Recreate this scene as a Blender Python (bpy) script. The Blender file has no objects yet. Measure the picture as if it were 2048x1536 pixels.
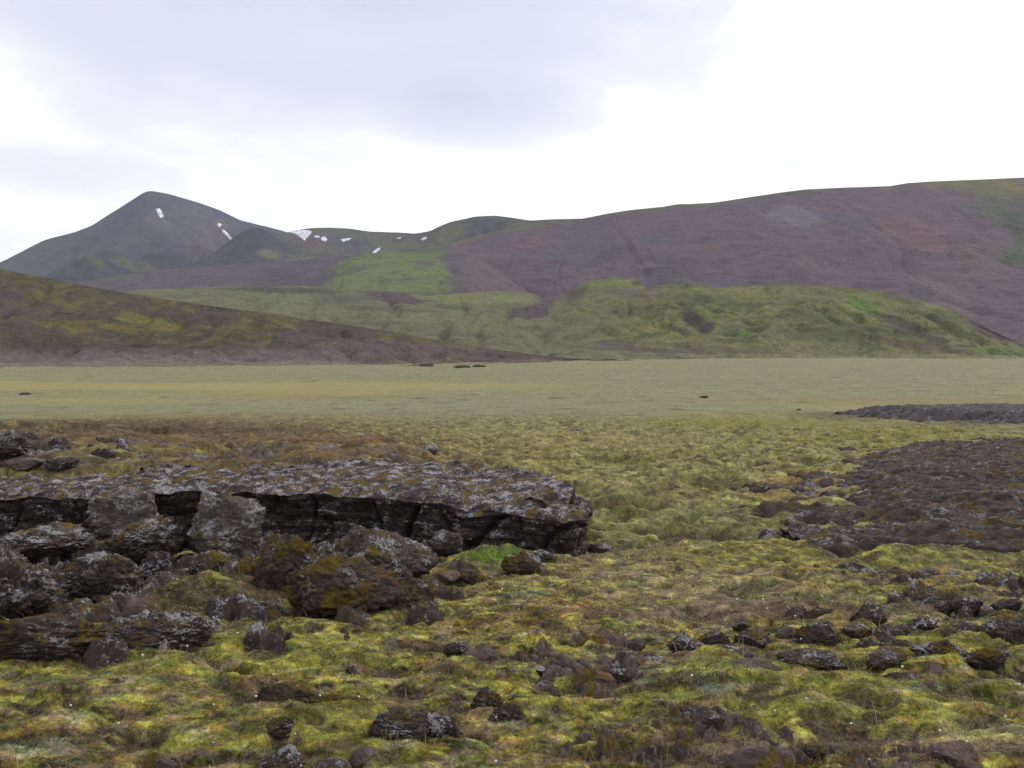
import bpy, bmesh, math
import numpy as np
from mathutils.bvhtree import BVHTree
from mathutils import Vector

sc = bpy.context.scene
COL = sc.collection
F = 2010.0            # focal length in pixels of the 2048 px wide photograph
CX, HY = 1024.0, 695.0
EYE = 1.7
f4 = np.float32

# ------------------------------------------------------------------ noise
_r = np.random.RandomState(7)
_ga = _r.rand(256, 256).astype(f4) * 2 * np.pi
GX, GY = np.cos(_ga).astype(f4), np.sin(_ga).astype(f4)
_p = _r.permutation(256); PERM = np.concatenate([_p, _p, _p])
_g3 = _r.randn(256, 3); G3 = (_g3 / np.linalg.norm(_g3, axis=1)[:, None]).astype(f4)
R3 = _r.rand(256, 3).astype(f4)

def sm(a, b, x):
    t = np.clip((x - a) / (b - a), 0, 1)
    return t * t * (3 - 2 * t)

def perlin(x, y, seed=0):
    x = np.asarray(x, dtype=f4) + seed * 17.31; y = np.asarray(y, dtype=f4) + seed * 9.73
    fx, fy = np.floor(x), np.floor(y)
    ix, iy = fx.astype(np.int32) & 255, fy.astype(np.int32) & 255
    x, y = x - fx, y - fy
    ix1, iy1 = (ix + 1) & 255, (iy + 1) & 255
    u = x * x * x * (x * (x * 6 - 15) + 10); v = y * y * y * (y * (y * 6 - 15) + 10)
    a = GX[ix, iy] * x + GY[ix, iy] * y
    b = GX[ix1, iy] * (x - 1) + GY[ix1, iy] * y
    c = GX[ix, iy1] * x + GY[ix, iy1] * (y - 1)
    d = GX[ix1, iy1] * (x - 1) + GY[ix1, iy1] * (y - 1)
    a = a + u * (b - a); c = c + u * (d - c)
    return (a + v * (c - a)) * 1.5

def fbm(x, y, o=4, seed=0, g=0.5):
    s = 0; a = 1.0; t = 0
    for i in range(o):
        s = s + a * perlin(x * 2.03 ** i, y * 2.03 ** i, seed + i * 3); t += a; a *= g
    return s / t

def billow(x, y, o=3, seed=0, g=0.5):
    s = 0; a = 1.0; t = 0
    for i in range(o):
        s = s + a * np.abs(perlin(x * 2.03 ** i, y * 2.03 ** i, seed + i * 3)); t += a; a *= g
    return s / t

def perlin3(p, seed=0):
    p = np.asarray(p, dtype=f4) + seed * 13.7
    f = np.floor(p); i = f.astype(np.int32) & 255; q = p - f
    w = q * q * q * (q * (q * 6 - 15) + 10)
    out = 0
    for dx in (0, 1):
        for dy in (0, 1):
            for dz in (0, 1):
                h = PERM[PERM[PERM[(i[:, 0] + dx) & 255] + ((i[:, 1] + dy) & 255)] + ((i[:, 2] + dz) & 255)]
                g = G3[h]
                d = g[:, 0] * (q[:, 0] - dx) + g[:, 1] * (q[:, 1] - dy) + g[:, 2] * (q[:, 2] - dz)
                out = out + d * (w[:, 0] if dx else 1 - w[:, 0]) * (w[:, 1] if dy else 1 - w[:, 1]) * (w[:, 2] if dz else 1 - w[:, 2])
    return out * 1.4

def fbm3(p, o=4, seed=0, g=0.5):
    s = 0; a = 1.0; t = 0
    for i in range(o):
        s = s + a * perlin3(p * 2.03 ** i, seed + 3 * i); t += a; a *= g
    return s / t

def worley3(p, seed=0):
    p = np.asarray(p, dtype=f4) + seed * 5.3
    f = np.floor(p); i = f.astype(np.int32) & 255; q = p - f
    f1 = np.full(len(p), 9.0, f4); f2 = np.full(len(p), 9.0, f4)
    for dx in (-1, 0, 1):
        for dy in (-1, 0, 1):
            for dz in (-1, 0, 1):
                h = PERM[PERM[PERM[(i[:, 0] + dx) & 255] + ((i[:, 1] + dy) & 255)] + ((i[:, 2] + dz) & 255)]
                r = R3[h] + np.array([dx, dy, dz], f4) - q
                d = np.sqrt((r * r).sum(1))
                f2 = np.minimum(f2, np.maximum(d, f1)); f1 = np.minimum(f1, d)
    return f1, f2

# ------------------------------------------------------------------ linking and tagging
def tag(o, label=None, cat=None, group=None, kind=None):
    if label: o['label'] = label
    if cat: o['category'] = cat
    if group: o['group'] = group
    if kind: o['kind'] = kind
    return o

def np_mesh(name, co, faces, mat, col=None, parent=None, smooth=True):
    me = bpy.data.meshes.new(name)
    co = np.ascontiguousarray(co, dtype=f4); faces = np.ascontiguousarray(faces, dtype=np.int32)
    n, k = faces.shape
    me.vertices.add(len(co)); me.vertices.foreach_set('co', co.ravel())
    me.loops.add(n * k); me.loops.foreach_set('vertex_index', faces.ravel())
    me.polygons.add(n); me.polygons.foreach_set('loop_start', np.arange(0, n * k, k, dtype=np.int32))
    me.polygons.foreach_set('use_smooth', np.full(n, smooth))
    me.update(calc_edges=True)
    if col is not None:
        c = np.ones((len(co), 4), f4); c[:, :3] = col
        a = me.color_attributes.new('tint', 'FLOAT_COLOR', 'POINT'); a.data.foreach_set('color', c.ravel())
    me.materials.append(mat)
    o = bpy.data.objects.new(name, me); COL.objects.link(o)
    if parent: o.parent = parent
    return o

def grid_faces(nr, nc, wrap=False):
    i = np.arange(nr - 1)[:, None] * nc; j = np.arange(nc if wrap else nc - 1)[None, :]
    j1 = (j + 1) % nc
    return np.stack([i + j, i + j1, i + nc + j1, i + nc + j], -1).reshape(-1, 4)

# ------------------------------------------------------------------ materials
def new_mat(name):
    m = bpy.data.materials.new(name); m.use_nodes = True
    nt = m.node_tree; b = nt.nodes['Principled BSDF']
    b.inputs['Specular IOR Level'].default_value = 0.15; b.inputs['Roughness'].default_value = 0.95
    return m, nt, b

def N(nt, t, **k):
    n = nt.nodes.new(t)
    for a, v in k.items(): setattr(n, a, v)
    return n

def noise_node(nt, vec, scale, detail=4, rough=0.6, dist=0.0):
    n = N(nt, 'ShaderNodeTexNoise'); n.inputs['Scale'].default_value = scale
    n.inputs['Detail'].default_value = detail; n.inputs['Roughness'].default_value = rough
    n.inputs['Distortion'].default_value = dist
    nt.links.new(vec, n.inputs['Vector']); return n.outputs['Fac']

def ramp(nt, fac, stops):
    r = N(nt, 'ShaderNodeValToRGB'); e = r.color_ramp.elements
    while len(e) < len(stops): e.new(0.5)
    for k, (p, c) in enumerate(stops):
        e[k].position = p; e[k].color = (c if len(c) == 4 else (*c, 1)) if hasattr(c, '__len__') else (c, c, c, 1)
    nt.links.new(fac, r.inputs['Fac']); return r.outputs['Color']

def mixc(nt, fac, a, b, mode='MIX'):
    m = N(nt, 'ShaderNodeMix', data_type='RGBA', blend_type=mode)
    for v, s in ((fac, m.inputs[0]), (a, m.inputs[6]), (b, m.inputs[7])):
        if isinstance(v, (int, float)): s.default_value = v
        elif isinstance(v, tuple): s.default_value = (*v, 1)
        else: nt.links.new(v, s)
    return m.outputs[2]

def mathn(nt, op, a, b=None):
    m = N(nt, 'ShaderNodeMath', operation=op)
    for v, s in zip((a, b), m.inputs):
        if v is None: continue
        if isinstance(v, (int, float)): s.default_value = v
        else: nt.links.new(v, s)
    return m.outputs[0]

def tint_mat(name, s1, s2, amp, bump_d, bump_s, strength=1.0):
    """vegetation / gravel: the per-vertex plant colour broken up by fine procedural grain"""
    m, nt, b = new_mat(name)
    at = N(nt, 'ShaderNodeAttribute', attribute_name='tint')
    geo = N(nt, 'ShaderNodeNewGeometry').outputs['Position']
    n1 = noise_node(nt, geo, s1, 5, 0.7); n2 = noise_node(nt, geo, s2, 4, 0.65)
    g = mathn(nt, 'ADD', mathn(nt, 'MULTIPLY', n1, 0.5), mathn(nt, 'MULTIPLY', n2, 0.5))
    v = ramp(nt, g, [(0.3, 1 - amp), (0.5, 1.0), (0.7, 1 + amp)])
    c = mixc(nt, 1.0, at.outputs['Color'], v, 'MULTIPLY')
    nt.links.new(c, b.inputs['Base Color'])
    bp = N(nt, 'ShaderNodeBump'); bp.inputs['Distance'].default_value = bump_d; bp.inputs['Strength'].default_value = strength
    nt.links.new(noise_node(nt, geo, bump_s, 6, 0.7), bp.inputs['Height'])
    nt.links.new(bp.outputs['Normal'], b.inputs['Normal'])
    return m

def turf_mat(name):
    """moss, twigs, leaves and dead stems: fine flecks in all three directions over the plant colour"""
    m, nt, b = new_mat(name)
    at = N(nt, 'ShaderNodeAttribute', attribute_name='tint').outputs['Color']
    geo = N(nt, 'ShaderNodeNewGeometry').outputs['Position']
    g = mathn(nt, 'ADD', mathn(nt, 'MULTIPLY', noise_node(nt, geo, 12, 5, .75), .5), mathn(nt, 'MULTIPLY', noise_node(nt, geo, 55, 4, .7), .5))
    c = mixc(nt, 1.0, at, ramp(nt, g, [(.36, .22), (.5, 1.0), (.62, 1.65)]), 'MULTIPLY')
    c = mixc(nt, ramp(nt, noise_node(nt, geo, 34, 3, .7), [(.60, 0.0), (.68, .6)]), c, (.30, .22, .15))
    c = mixc(nt, ramp(nt, noise_node(nt, geo, 26, 4, .75, .6), [(.30, .75), (.40, 0.0)]), c, (.045, .030, .020))
    c = mixc(nt, ramp(nt, noise_node(nt, geo, 22, 4, .7, .4), [(.60, 0.0), (.68, .55)]), c, (.17, .060, .025))
    nt.links.new(c, b.inputs['Base Color'])
    bp = N(nt, 'ShaderNodeBump'); bp.inputs['Distance'].default_value = .022; bp.inputs['Strength'].default_value = 1
    nt.links.new(noise_node(nt, geo, 34, 6, .7), bp.inputs['Height']); nt.links.new(bp.outputs['Normal'], b.inputs['Normal'])
    return m

def rock_mat(name, base=(0.05, 0.04, 0.037), lichen=0.5, moss=0.4, scale=1.0, mosscol=(0.13, 0.085, 0.014), tops=0.6, pale=(0.36, 0.35, 0.37)):
    m, nt, b = new_mat(name)
    g = N(nt, 'ShaderNodeNewGeometry'); P = g.outputs['Position']
    up = N(nt, 'ShaderNodeSeparateXYZ'); nt.links.new(g.outputs['Normal'], up.inputs[0]); up = up.outputs['Z']
    c0 = ramp(nt, noise_node(nt, P, 9 * scale, 6, 0.7), [(0.3, tuple(x * 0.45 for x in base)), (0.5, base), (0.7, (base[0] * 2.0, base[1] * 1.85, base[2] * 1.8))])
    # rusty crust
    c0 = mixc(nt, ramp(nt, noise_node(nt, P, 14 * scale, 5, 0.7, 0.5), [(0.56, 0.0), (0.66, 0.65)]), c0, (0.15, 0.07, 0.035))
    # crustose lichen, denser on faces that look at the sky
    ln = noise_node(nt, P, 26 * scale, 5, 0.75, 0.8)
    l2 = noise_node(nt, P, 4 * scale, 3, 0.5)
    lf = mathn(nt, 'ADD', ln, mathn(nt, 'MULTIPLY', mathn(nt, 'SUBTRACT', l2, 0.5), 0.7))
    lf = mathn(nt, 'ADD', lf, mathn(nt, 'MULTIPLY', mathn(nt, 'SUBTRACT', up, 0.55), 0.10 * tops / 0.6))
    t = 0.70 - 0.16 * lichen
    lm = ramp(nt, lf, [(t - 0.03, 0.0), (t + 0.05, 0.9)])
    lc = ramp(nt, noise_node(nt, P, 60 * scale, 2, 0.5), [(0.35, tuple(x * 0.55 for x in pale)), (0.65, pale)])
    c1 = mixc(nt, lm, c0, lc)
    mn = mathn(nt, 'ADD', noise_node(nt, P, 3.2 * scale, 6, 0.68), mathn(nt, 'MULTIPLY', mathn(nt, 'SUBTRACT', up, 0.4), 0.12))
    t = 0.70 - 0.22 * moss
    mm = ramp(nt, mn, [(t - 0.02, 0.0), (t + 0.05, 0.92)])
    mc = ramp(nt, noise_node(nt, P, 30 * scale, 4, 0.7), [(0.3, tuple(x * 0.4 for x in mosscol)), (0.7, tuple(x * 1.5 for x in mosscol))])
    c2 = mixc(nt, mm, c1, mc)
    nt.links.new(c2, b.inputs['Base Color'])
    h = mathn(nt, 'ADD', noise_node(nt, P, 22 * scale, 8, 0.75), mathn(nt, 'MULTIPLY', lm, 0.12))
    bp = N(nt, 'ShaderNodeBump'); bp.inputs['Distance'].default_value = 0.05 / scale; bp.inputs['Strength'].default_value = 0.9
    nt.links.new(h, bp.inputs['Height']); nt.links.new(bp.outputs['Normal'], b.inputs['Normal'])
    return m

M_ground = turf_mat('moss_and_turf')
M_hill = tint_mat('hill_turf', 0.20, 0.8, 0.60, 1.6, 0.22)
M_mtn = tint_mat('mountain_scree', 0.05, 0.2, 0.40, 6.0, 0.045)
M_rock = rock_mat('lava_rock', base=(.064,.050,.045), lichen=0.86, moss=0.5, scale=1.35, pale=(.44, .43, .44))
M_ledge = rock_mat('ledge_rock', base=(0.040, 0.030, 0.031), lichen=0.70, moss=0.42, scale=1.7, tops=0.7, pale=(.46, .44, .46))
M_pale = rock_mat('lichened_rock', base=(0.105, 0.088, 0.078), lichen=.88, moss=0.42, scale=1.1, pale=(.48, .46, .46))
M_mossy = rock_mat('mossy_rock', base=(0.06, 0.045, 0.035), lichen=0.55, moss=0.78, scale=1.3, mosscol=(0.11, 0.07, 0.012))
M_brown = rock_mat('brown_stone', base=(0.125, 0.092, 0.084), lichen=0.5, moss=0.55, scale=1.4)
M_flat = rock_mat('flat_lava', base=(0.070, 0.055, 0.050), lichen=0.36, moss=0.32, scale=0.8, mosscol=(0.13, 0.085, 0.016))
M_turf = rock_mat('dark_turf', base=(.05, .055, .022), lichen=.1, moss=.4, scale=.5, mosscol=(.06, .08, .02))
M_grey = rock_mat('grey_gravel', base=(0.075, 0.068, 0.072), lichen=0.4, moss=0.1, scale=0.35, pale=(0.3, 0.29, 0.31))

# ------------------------------------------------------------------ ground height
YB = np.array([0, 3, 4, 6, 8, 10, 16, 25, 37, 55, 80, 120, 200, 20000.])
ZB = np.array([0.03, 0.0, 0.0, -.08, -.24, -.4, -.75, -1.15, -1.55, -2.2, -2.8, -3.0, -3.05, -3.05])

def W(px, d): return ((px - CX) / F * d, d)

# lip of the lava ledge: (px, depth, z of the lip, depth of the rocky top strip)
LIP = [(-700, 12.9, -.05, 1.8), (-350, 12.3, -.04, 1.8), (-100, 11.8, -.03, 1.9), (60, 11.7, -.02, 2.1), (180, 11.55, .03, 2.0), (300, 11.5, .05, 1.8), (390, 11.75, .07, 1.9), (540, 11.35, .08, 2.3),
       (660, 11.2, .10, 2.5), (800, 10.95, .085, 2.4), (920, 10.7, .05, 2.1), (1000, 10.5, .03, 1.8), (1100, 10.3, -.02, 1.3),
       (1150, 10.25, -.055, 0.9), (1176, 10.5, -.06, 0.6), (1180, 11.2, -.06, 0.55), (1152, 12.1, -.10, 0.6), (1112, 13.1, -.09, 0.6), (1070, 14.2, -.05, .5)]
_lip = np.array([(*W(a, b), z, t) for a, b, z, t in LIP])
_back = np.array([W(1030, 15.4), W(980, 16.8), W(900, 18.3), W(800, 19.0), W(700, 19.0), W(500, 19.8), W(300, 20.6), W(0, 22.0), W(-350, 23.5), W(-700, 24)])
PLAT = np.vstack([_lip[:, :2], _back])

def sdist(X, Y, poly):
    X = np.asarray(X, f4); Y = np.asarray(Y, f4)
    d = np.full(X.shape, 1e9, f4); ins = np.zeros(X.shape, bool)
    n = len(poly)
    for i in range(n):
        ax, ay = poly[i]; bx, by = poly[(i + 1) % n]
        ex, ey = bx - ax, by - ay
        t = np.clip(((X - ax) * ex + (Y - ay) * ey) / (ex * ex + ey * ey + 1e-12), 0, 1)
        d = np.minimum(d, (X - ax - t * ex) ** 2 + (Y - ay - t * ey) ** 2)
        c = ((ay > Y) != (by > Y))
        ins ^= c & (X < (bx - ax) * (Y - ay) / (by - ay + 1e-12) + ax)
    d = np.sqrt(d)
    return np.where(ins, d, -d)

def h_base(X, Y):
    X = np.asarray(X, f4); Y = np.asarray(Y, f4)
    D = np.where(Y > 0, Y * 0.85 + 0.15 * np.hypot(X, Y), np.hypot(X, Y))
    z = np.interp(D, YB, ZB).astype(f4)
    near = (Y > 9) & (Y < 27) & (np.abs(X) < 25)
    if near.any():
        xs, ys = X[near], Y[near]
        s = sdist(xs, ys, PLAT)
        bl = sm(0.12, 1.3, s)
        u = xs / ys * F + CX
        top = np.interp(u, [-400, 0, 500, 700, 850, 1000, 1150], [.22, .23, .20, .17, .06, -.08, -.2]) + 0.0
        fr = sm(10.3, 15, ys)
        lipz = np.interp(u, [l[0] for l in LIP[:15]], [l[2] for l in LIP[:15]])
        top = lipz - 0.02 + (top - lipz + 0.02) * fr
        z[near] = z[near] * (1 - bl) + top * bl
    return z

_Ys = np.exp(np.linspace(math.log(3.0), math.log(500), 4000)).astype(f4)
def ground_hit(px, py, smooth=h_base):
    X = (px - CX) / F * _Ys
    z = smooth(X, _Ys)
    p = HY + (EYE - z) / _Ys * F
    k = np.argmax(p <= py)
    return float(X[k]), float(_Ys[k]), float(z[k])

# soft humps (+) and hollows (-): px, py, half width px, depth radius as share of distance, height
HUMPS = [(985, 1118, 70, .035, .15), (940, 1130, 45, .03, .07), (430, 1190, 90, .05, .17), (330, 1210, 90, .05, .06), (1240, 922, 75, .03, -.28), (1450, 962, 75, .03, .10), (1420, 975, 90, .012, -.14),
         (1270, 1024, 38, .02, .09), (1262, 1030, 45, .010, -.09), (1520, 1020, 45, .025, .13), (1600, 905, 90, .025, .12), (1750, 870, 90, .03, .16), (1500, 835, 130, .05, .25),
         (1850, 860, 100, .03, .15), (1160, 860, 55, .03, .12), (1340, 885, 60, .015, -.14), (1330, 1000, 80, .04, .10), (560, 1290, 160, .05, .06), (640, 1455, 120, .05, .07),
         (800, 1460, 60, .03, -.03), (1720, 1420, 200, .06, .09), (1500, 1370, 160, .06, .06), (300, 1350, 200, .06, .09), (1620, 1150, 140, .04, .10), (1420, 1240, 120, .03, -.04), (1850, 1110, 180, .03, .09),
         (1760, 1130, 120, .014, -.07), (1480, 1180, 140, .02, -.05), (1980, 1180, 140, .04, .10), (60, 1420, 140, .05, .05), (1180, 1040, 30, .03, .06), (1700, 950, 30, .01, .05),
         (250, 860, 120, .03, .05), (460, 950, 60, .02, .04), (900, 1175, 60, .03, -.05), (1090, 1300, 110, .03, .06), (880, 1380, 80, .03, .05)]
_H = []
for px, py, hw, dr, hh in HUMPS:
    x, y, z = ground_hit(px, py); _H.append((x, y, hw / F * y, dr * y + .12, hh))

def hump_sum(X, Y):
    s = np.zeros(X.shape, f4)
    for x, y, a, b, hh in _H:
        m = (np.abs(X - x) < 3 * a) & (np.abs(Y - y) < 3 * b)
        if m.any():
            xs, ys = X[m], Y[m]
            q = ((xs - x) / a) ** 2 + ((ys - y) / b) ** 2
            q = q * (1 + 0.35 * perlin(xs / a * 1.7, ys / b * 1.1, 5))
            s[m] += hh * np.exp(-q * 1.1)
    return s

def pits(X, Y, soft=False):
    """hollows between the cushions, their shade painted in as dark peat, small near the camera and broader out on the heath"""
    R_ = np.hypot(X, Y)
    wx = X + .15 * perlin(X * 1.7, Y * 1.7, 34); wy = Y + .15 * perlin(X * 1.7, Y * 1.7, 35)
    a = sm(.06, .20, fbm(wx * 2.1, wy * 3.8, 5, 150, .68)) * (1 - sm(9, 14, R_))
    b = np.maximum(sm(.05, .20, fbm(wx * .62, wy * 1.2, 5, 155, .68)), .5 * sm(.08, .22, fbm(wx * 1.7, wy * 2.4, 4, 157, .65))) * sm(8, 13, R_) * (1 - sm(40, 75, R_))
    if soft:     # the shape of the hollow is rounder than the edge of its painted darkening
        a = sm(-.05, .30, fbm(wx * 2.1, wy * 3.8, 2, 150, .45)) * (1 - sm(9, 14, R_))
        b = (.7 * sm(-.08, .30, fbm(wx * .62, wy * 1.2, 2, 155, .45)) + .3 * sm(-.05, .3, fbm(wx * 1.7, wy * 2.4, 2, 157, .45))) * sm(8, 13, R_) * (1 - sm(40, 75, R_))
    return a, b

def h_full(X, Y):
    X = np.asarray(X, f4); Y = np.asarray(Y, f4)
    z = h_base(X, Y) + hump_sum(X, Y)
    R = np.hypot(X, Y)
    # moss cushions: billowed lumps whose size grows out over the field
    near = R < 17
    if near.any():
        x, y = X[near], Y[near]; r = R[near]
        k = 1 - sm(11, 17, r)
        wx = x + 0.12 * perlin(x * 2, y * 2, 31); wy = y + 0.12 * perlin(x * 2, y * 2, 32)
        rough = 0.55 + 0.6 * sm(-.25, .35, perlin(x * .55, y * .55, 33))
        d = 0.10 * (billow(wx * 1.4, wy * 1.6, 2, 40) - .25) * rough + .025 * perlin(wx * 2.4, wy * 2.6, 42)
        d += 0.042 * (billow(wx * 4.4, wy * 5.2, 2, 44) - .3) * (.5 + .7 * rough) - .022 * np.exp(-(perlin(wx * 3.1, wy * 4.2, 46) / .22) ** 2)
        d += 0.013 * (billow(wx * 12, wy * 15, 2, 47) - .3) + 0.003 * perlin(x * 48, y * 50, 49)
        z[near] += d * k
    pa, pb = pits(X, Y, True)
    z -= .055 * pa + .20 * pb
    mid = (R > 9) & (R < 75)
    if mid.any():
        x, y = X[mid], Y[mid]; r = R[mid]
        k = sm(9, 15, r) * (1 - sm(34, 85, r))
        d = 0.30 * (billow(x * .62, y * .55, 2, 60) - .25) + 0.15 * (billow(x * 1.7, y * 1.5, 2, 64) - .28) + .05 * (billow(x * 5, y * 4.5, 2, 67) - .28) + 0.018 * perlin(x * 6, y * 6, 66)
        onp = sm(0, 1.0, sdist(x, y, PLAT))
        k = k * (1 - 0.45 * onp)
        z[mid] += d * k
    far = R > 30
    if far.any():
        x, y = X[far], Y[far]; r = R[far]
        z[far] += sm(35, 60, r) * (0.10 * fbm(x * .12, y * .12, 3, 70) + .05 * perlin(x * .9, y * .6, 72) + 0.16 * np.maximum(0, perlin(x * .45, y * .30, 71) - .35)) * (1 - sm(250, 400, r) * .5)
    return z.astype(f4)

# ------------------------------------------------------------------ ground colour (albedo of what grows there, with shade painted in the hollows)
C = {k: np.array(v, f4) for k, v in dict(
    yel=(.188, .170, .032), lime=(.270, .264, .040), grn=(.105, .115, .026), grass=(.140, .165, .062), brown=(.130, .080, .038), straw=(.33, .265, .17), soil_shade=(.040, .027, .022),
    plain=(.190, .190, .102), plainy=(.250, .215, .080), orange=(.235, .135, .028), grey=(.085, .070, .068), pink=(.190, .135, .105), blue=(.19, .25, .17)).items()}

# world-anchored patches of different growth and one painted shadow: px, py, half-width, half-height, colour, strength
PATCH = [(400, 775, 800, 15, 'plainy', .85), (150, 800, 260, 12, 'plainy', .5), (650, 790, 400, 8, 'orange', .12), (1800, 802, 420, 7, 'orange', .25), (1900, 815, 260, 6, 'plainy', .5), (60, 786, 60, 3, 'soil_shade', .6),
         (1150, 880, 260, 22, 'plainy', .7), (1500, 845, 240, 14, 'yel', .7), (1750, 870, 300, 24, 'yel', .6), (1950, 900, 300, 22, 'yel', .45), (1750, 832, 170, 9, 'soil_shade', .55), (1960, 845, 140, 6, 'soil_shade', .5), (1050, 950, 120, 40, 'yel', .35),  # dark strip at the right end of the gravel rise is its painted shadow
         (300, 868, 620, 38, 'brown', .9), (200, 850, 400, 14, 'soil_shade', .6), (480, 862, 260, 8, 'soil_shade', .6), (650, 905, 360, 40, 'brown', .85), (450, 930, 420, 18, 'soil_shade', .5), (200, 900, 200, 10, 'yel', .5), (520, 895, 220, 10, 'yel', .35), (120, 925, 160, 30, 'soil_shade', .5), (40, 890, 100, 28, 'soil_shade', .7), (230, 955, 70, 14, 'orange', .6),
         (340, 940, 260, 14, 'brown', .6), (900, 940, 160, 12, 'grn', .4), (960, 870, 90, 10, 'plainy', .6),
         (1420, 1045, 240, 40, 'grass', .5), (1230, 1075, 120, 36, 'grass', .5), (1230, 1000, 90, 30, 'grass', .35), (1350, 1020, 130, 22, 'grass', .4), (1240, 918, 70, 11, 'grn', 1.0), (1450, 962, 85, 14, 'grn', .8), (1525, 1018, 50, 14, 'grn', .8), (1270, 1024, 45, 12, 'grn', .9),
         (1600, 965, 90, 18, 'orange', .75), (1560, 990, 80, 15, 'orange', .5), (1350, 985, 90, 12, 'brown', .55),
         (1350, 1170, 330, 42, 'straw', .42), (1250, 1110, 160, 20, 'straw', .3), (1400, 1225, 260, 26, 'pink', .75), (1600, 1200, 150, 26, 'pink', .5), (1650, 1225, 170, 22, 'brown', .7), (1780, 1150, 120, 12, 'soil_shade', .5), (1500, 1115, 260, 24, 'yel', .45), (1250, 1265, 180, 18, 'pink', .4),
         (1900, 1120, 220, 26, 'grn', .35), (1900, 1210, 200, 34, 'grey', .5),
         (985, 1112, 75, 26, 'grassy', 1.0), (430, 1190, 120, 40, 'grn', .7), (300, 1200, 330, 90, 'soil_shade', .75), (100, 1160, 200, 90, 'soil_shade', .85), (640, 1150, 200, 70, 'brown', .5), (640, 1160, 220, 60, 'soil_shade', .5), (1010, 1140, 110, 18, 'soil_shade', .35), (880, 1150, 80, 20, 'brown', .5),
         (560, 1300, 190, 40, 'lime', .8), (230, 1330, 180, 36, 'lime', .5), (620, 1450, 170, 60, 'lime', .8), (100, 1400, 140, 30, 'lime', .3), (360, 1480, 160, 40, 'lime', .5), (330, 1380, 180, 24, 'brown', .4), (130, 1480, 180, 40, 'brown', .35), (90, 1440, 130, 20, 'brown', .3),
         (1700, 1400, 320, 60, 'lime', .65), (1480, 1330, 150, 30, 'lime', .5), (1850, 1290, 250, 40, 'lime', .5), (1450, 1450, 140, 40, 'lime', .45), (1620, 1480, 120, 30, 'lime', .3), (1250, 1340, 170, 40, 'grey', .45), (1200, 1365, 60, 14, 'pink', .7), (1250, 1310, 140, 18, 'pink', .4),
         (1390, 1430, 90, 34, 'soil_shade', .85), (1640, 1430, 60, 18, 'soil_shade', .7), (1300, 1500, 240, 46, 'brown', .75), (1400, 1515, 240, 30, 'soil_shade', .55), (1720, 1500, 260, 36, 'straw', .5), (1850, 1510, 200, 30, 'brown', .6), (950, 1450, 120, 30, 'straw', .25), (1080, 1520, 150, 20, 'brown', .5), (820, 1520, 120, 20, 'soil_shade', .4), (1950, 1480, 120, 40, 'straw', .4), (1960, 1370, 90, 20, 'grn', .6),
         (1430, 1376, 60, 14, 'blue', .8), (1850, 1378, 70, 12, 'blue', .5), (70, 1495, 90, 18, 'blue', .45), (1050, 1187, 50, 8, 'blue', .55), (310, 1360, 40, 10, 'blue', .35), (1180, 1200, 200, 40, 'orange', .2), (1000, 1250, 220, 30, 'orange', .25)]
C['grassy'] = np.array((.085, .150, .012), f4)

def lerp(c, t, k):
    t = np.clip(t, 0, 1)[:, None]
    return c * (1 - t) + C[k][None] * t

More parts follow.
